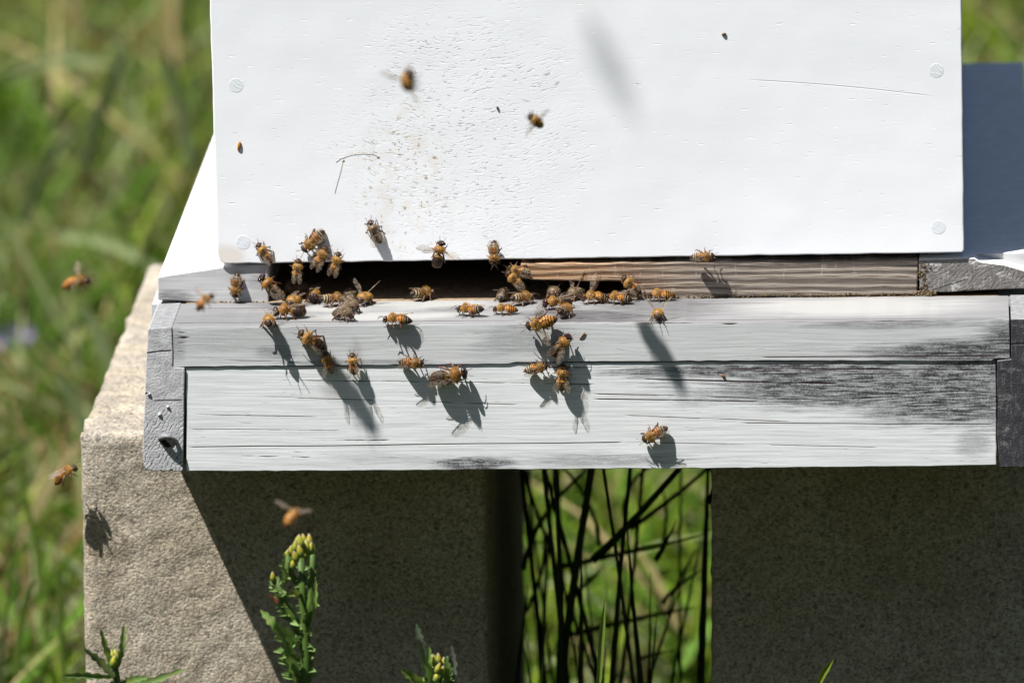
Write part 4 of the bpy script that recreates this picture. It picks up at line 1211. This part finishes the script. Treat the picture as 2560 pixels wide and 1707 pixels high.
weed('tall flowering weed with a yellow green bud cluster in front of the shaded block',
     [([q4(315, 1600), q4(322, 1400), q4(318, 1200), q4(300, 1000), q4(290, 760)], .0030, .0016), ([q4(325, 1180), q4(352, 1040), q4(362, 900), q4(365, 740)], .0020, .0012),
      ([q4(285, 1240), q4(225, 1130), q4(175, 1010), q4(125, 890)], .0026, .0018), ([q4(290, 960), q4(225, 860), q4(200, 740)], .0016, .0010)],
     [([q4y(270, 1500, 0), q4y(200, 1290, -.01), q4y(110, 1180, -.014), q4y(28, 1095, -.012)], .0085, G1), ([q4y(300, 1330, 0), q4y(240, 1290, -.006), q4y(190, 1200, -.01)], .006, G2),
      ([q4y(270, 1560, 0), q4y(225, 1400, -.012), q4y(190, 1290, -.014)], .009, G2), ([q4y(340, 1180, 0), q4y(375, 1060, -.006), q4y(385, 900, -.006)], .005, G1), ([q4y(330, 1120, 0), q4y(365, 980, .004), q4y(372, 660, .002)], .0055, G1),
      ([q4y(200, 930, 0), q4y(180, 830, -.004), q4y(190, 730, -.004)], .0045, G1), ([q4y(300, 1010, 0), q4y(250, 985, -.008), q4y(205, 1000, -.012)], .006, (0.16, 0.22, 0.04)), ([q4y(350, 1260, 0), q4y(358, 1250, -.01), q4y(362, 1240, -.012)], .003, G1),
      ([q4y(150, 1050, 0), q4y(120, 1030, -.004), q4y(82, 995, -.006)], .0042, (0.33, 0.12, 0.08))],
     [(*q4(255, 690), 0, .0036), (*q4(290, 660), -.004, .0036), (*q4(325, 690), -.002, .0036), (*q4(225, 720), .002, .0034), (*q4(285, 720), -.007, .0036), (*q4(345, 650), .003, .0034), (*q4(255, 755), -.006, .0034), (*q4(240, 800), -.004, .003),
      (*q4(310, 740), .003, .0034), (*q4(270, 650), .004, .0034), (*q4(310, 645), .005, .0032), (*q4(350, 700), .002, .0034), (*q4(200, 740), .0, .0030), (*q4(110, 885), 0, .0030)],
     [(q4(320, 1560), q4(310, 1100), 60, .0052), (q4(250, 1560), q4(180, 1260), 46, .0050), (q4(300, 1060), q4(290, 800), 22, .0036), (q4(355, 1100), q4(362, 800), 30, .0040), (q4(220, 1180), q4(130, 930), 34, .0042), (q4(205, 920), q4(195, 780), 18, .0036)], YW)
weed('short flowering weed with grey green pointed leaves, low in front of the shaded block',
     [([q4(1150, 1600), q4(1160, 1520), q4(1168, 1440)], .0024, .0014), ([q4(1150, 1590), q4(1200, 1500), q4(1245, 1400)], .0018, .0010)],
     [([q4y(1110, 1590, 0), q4y(1085, 1400, -.004), q4y(1060, 1290, -.006), q4y(1032, 1180, -.006)], .0068, (0.11, 0.15, 0.085)), ([q4y(1130, 1590, 0), q4y(1110, 1450, -.006), q4y(1118, 1330, -.006)], .006, G1),
      ([q4y(1270, 1590, 0), q4y(1272, 1440, 0), q4y(1258, 1320, 0)], .0062, (0.10, 0.125, 0.085)), ([q4y(1110, 1590, 0), q4y(1010, 1530, -.01), q4y(935, 1475, -.012)], .0070, (0.12, 0.19, 0.03)), ([q4y(1225, 1590, 0), q4y(1240, 1480, -.004), q4y(1222, 1400, -.004)], .006, G2)],
     [(*q4(1150, 1425), 0, .0032), (*q4(1180, 1415), -.003, .0032), (*q4(1210, 1440), 0, .0030), (*q4(1175, 1475), -.006, .0032), (*q4(1205, 1490), -.004, .003), (*q4(1165, 1530), -.006, .003)],
     [(q4(1120, 1590), q4(1100, 1380), 26, .0034), (q4(1240, 1590), q4(1250, 1400), 20, .0034), (q4(1170, 1590), q4(1180, 1500), 14, .0034)], YW)
def q3(x, y): return (x / 2.584, 1100 + y / 2.584)
def q3y(x, y, d): return (*q3(x, y), d)
weed('small weed with narrow star shaped leaves in front of the sunlit corner of the block',
     [([q3(760, 1600), q3(752, 1520), q3(738, 1440)], .0022, .0014)],
     [([q3y(735, 1480, 0), q3y(690, 1360, -.006), q3y(648, 1215, -.008)], .0052, G1), ([q3y(765, 1460, 0), q3y(790, 1330, -.004), q3y(802, 1190, -.004)], .0048, G1), ([q3y(745, 1540, 0), q3y(650, 1430, -.012), q3y(540, 1345, -.018)], .0062, (0.13, 0.19, 0.06)),
      ([q3y(730, 1530, 0), q3y(560, 1520, -.012), q3y(405, 1522, -.02)], .0052, G2), ([q3y(770, 1590, 0), q3y(960, 1560, -.012), q3y(1195, 1475, -.02)], .0056, (0.12, 0.19, 0.05)), ([q3y(780, 1570, 0), q3y(860, 1545, -.01), q3y(960, 1530, -.014)], .006, (0.12, 0.18, 0.05)), ([q3y(740, 1440, 0), q3y(728, 1380, 0), q3y(722, 1310, .002)], .002, G2)],
     [(*q3(725, 1400), 0, .0036), (*q3(748, 1395), -.003, .0036), (*q3(735, 1430), -.006, .0038), (*q3(755, 1430), 0, .0034), (*q3(712, 1425), .002, .0034)],
     [(q3(750, 1580), q3(740, 1450), 12, .003)], YW)

# --- unseen wood added all round to keep the low sky off the shaded faces
def added_tree_line():
    rg = np.random.default_rng(9)
    M_W = mat_attr('added_tree_foliage', 0.7, 0.15, 0.15)
    V, Fc, C = [], [], []
    cl = []
    for k in range(64):
        a = 2 * math.pi * k / 64 + rg.uniform(-.03, .03); r = rg.uniform(11.5, 14.5); h = rg.uniform(8.0, 10.5)
        x, y = r * math.cos(a), r * math.sin(a) - 1.0
        v, f = tube([(x, y, ZG), (x + .1, y, ZG + h * .4), (x, y + .1, ZG + h * .8)], [.17, .12, .05], 6)
        b = len(V); V += v; Fc += [tuple(q + b for q in ff) for ff in f]; C += [(0.05, 0.035, 0.022)] * len(v)
        for _ in range(15):
            cl.append((x + rg.normal(0, .95), y + rg.normal(0, .95), ZG + h * rg.uniform(.03, 1.0), rg.uniform(.55, .95)))
    n = 42
    for (x, y, z, s) in cl:
        P = rg.normal(0, 1, (n, 3)); P /= np.linalg.norm(P, axis=1)[:, None]; P *= s * rg.uniform(.55, 1.1, (n, 1))
        g = rg.uniform(.6, 1.3)
        for p in P:
            c = np.array([x, y, max(ZG + .1, z)]) + p * (1, 1, .8)
            u = rg.normal(0, 1, 3); u /= np.linalg.norm(u); w = np.cross(u, rg.normal(0, 1, 3)); w /= np.linalg.norm(w)
            L = rg.uniform(.16, .30)
            b = len(V)
            V += [tuple(c - u * L), tuple(c + w * L * .6), tuple(c + u * L), tuple(c - w * L * .6)]
            Fc.append((b, b + 1, b + 2, b + 3)); q = g * rg.uniform(.75, 1.2)
            C += [(0.030 * q, 0.040 * q, 0.015 * q)] * 4
    o = attr_mesh('added_wood_edge', V, Fc, C, M_W, None, (0, 0, 0), False)
    tag(o, 'added dark leafy wood out of view all round, cutting off the low sky', 'wood', kind='stuff')
added_tree_line()

# --- small litter stuck to the hive
def fibre(pxs, y, label, r=.000065):
    pts = [hitY(a, b, y) - Vector((0, d * .35 * MM, 0)) for a, b, d in pxs]
    v, f = tube(pts, [r] * len(pts), 5)
    v2, f2 = tube([pts[0] + Vector((-.0006, 0, -.0004)), pts[0], pts[0] + Vector((.0005, -.0002, .0006))], [r, r * 3.5, r], 5)
    v, f = join_vf([(v, f), (v2, f2)])
    o = attr_mesh('plant_fibre', v, f, [(0.42, 0.30, 0.15)] * len(v), M_PLANT, None, pts[0]); o.location = pts[0]
    tag(o, label, 'plant fibre', 'dry fibres stuck to the white paint')
fibre([(945, 393, .2), (935, 385, .6), (905, 381, .9), (875, 385, .8), (850, 397, .4), (840, 406, .2)], 0, 'curved dry fibre bowed across the white box front')
fibre([(858, 402, .2), (851, 430, .5), (842, 462, .4), (837, 484, .2)], 0, 'thin broken fibre hanging down the white box, below the curved one')
def husk(px, py, y, L, wd, ang, col, label, z=None):
    c = hitY(px, py, y) if z is None else hitZ(px, py, z)
    d = Vector((math.cos(ang), -.1, math.sin(ang)))
    pts = [c + d * L * (t - .5) + Vector((0, -.0003, 0)) for t in (0, .2, .5, .8, 1)]
    v, f = tube(pts, [wd * q for q in (.1, .4, .5, .35, .06)], 7)
    rr = random.Random(px)
    o = attr_mesh('seed_husk', v, f, [tuple(q * rr.uniform(.75, 1.2) for q in col) for _ in v], M_PLANT, None, c); o.location = c
    tag(o, label, 'seed husk', 'seed husks stuck to the hive')
husk(598, 365, 0, .0052, .0017, math.radians(80), (0.50, 0.21, 0.03), 'upright orange seed husk on the left of the white box front')
husk(1810, 86, 0, .0022, .0014, math.radians(15), (0.12, 0.055, 0.02), 'small brown seed husk high on the right of the white box')
husk(1244, 270, 0, .0014, .0012, math.radians(60), (0.04, 0.02, 0.02), 'tiny dark seed husk on the white box left of the small flying bee')
husk(1808, 939, YL, .0026, .0013, math.radians(-40), (0.30, 0.12, 0.04), 'reddish seed husk on the stained lower plank')
husk(1456, 838, YB, .0048, .0009, math.radians(55), (0.36, 0.20, 0.10), 'pale broken seed husk on the upper plank beside the big eyed drone')
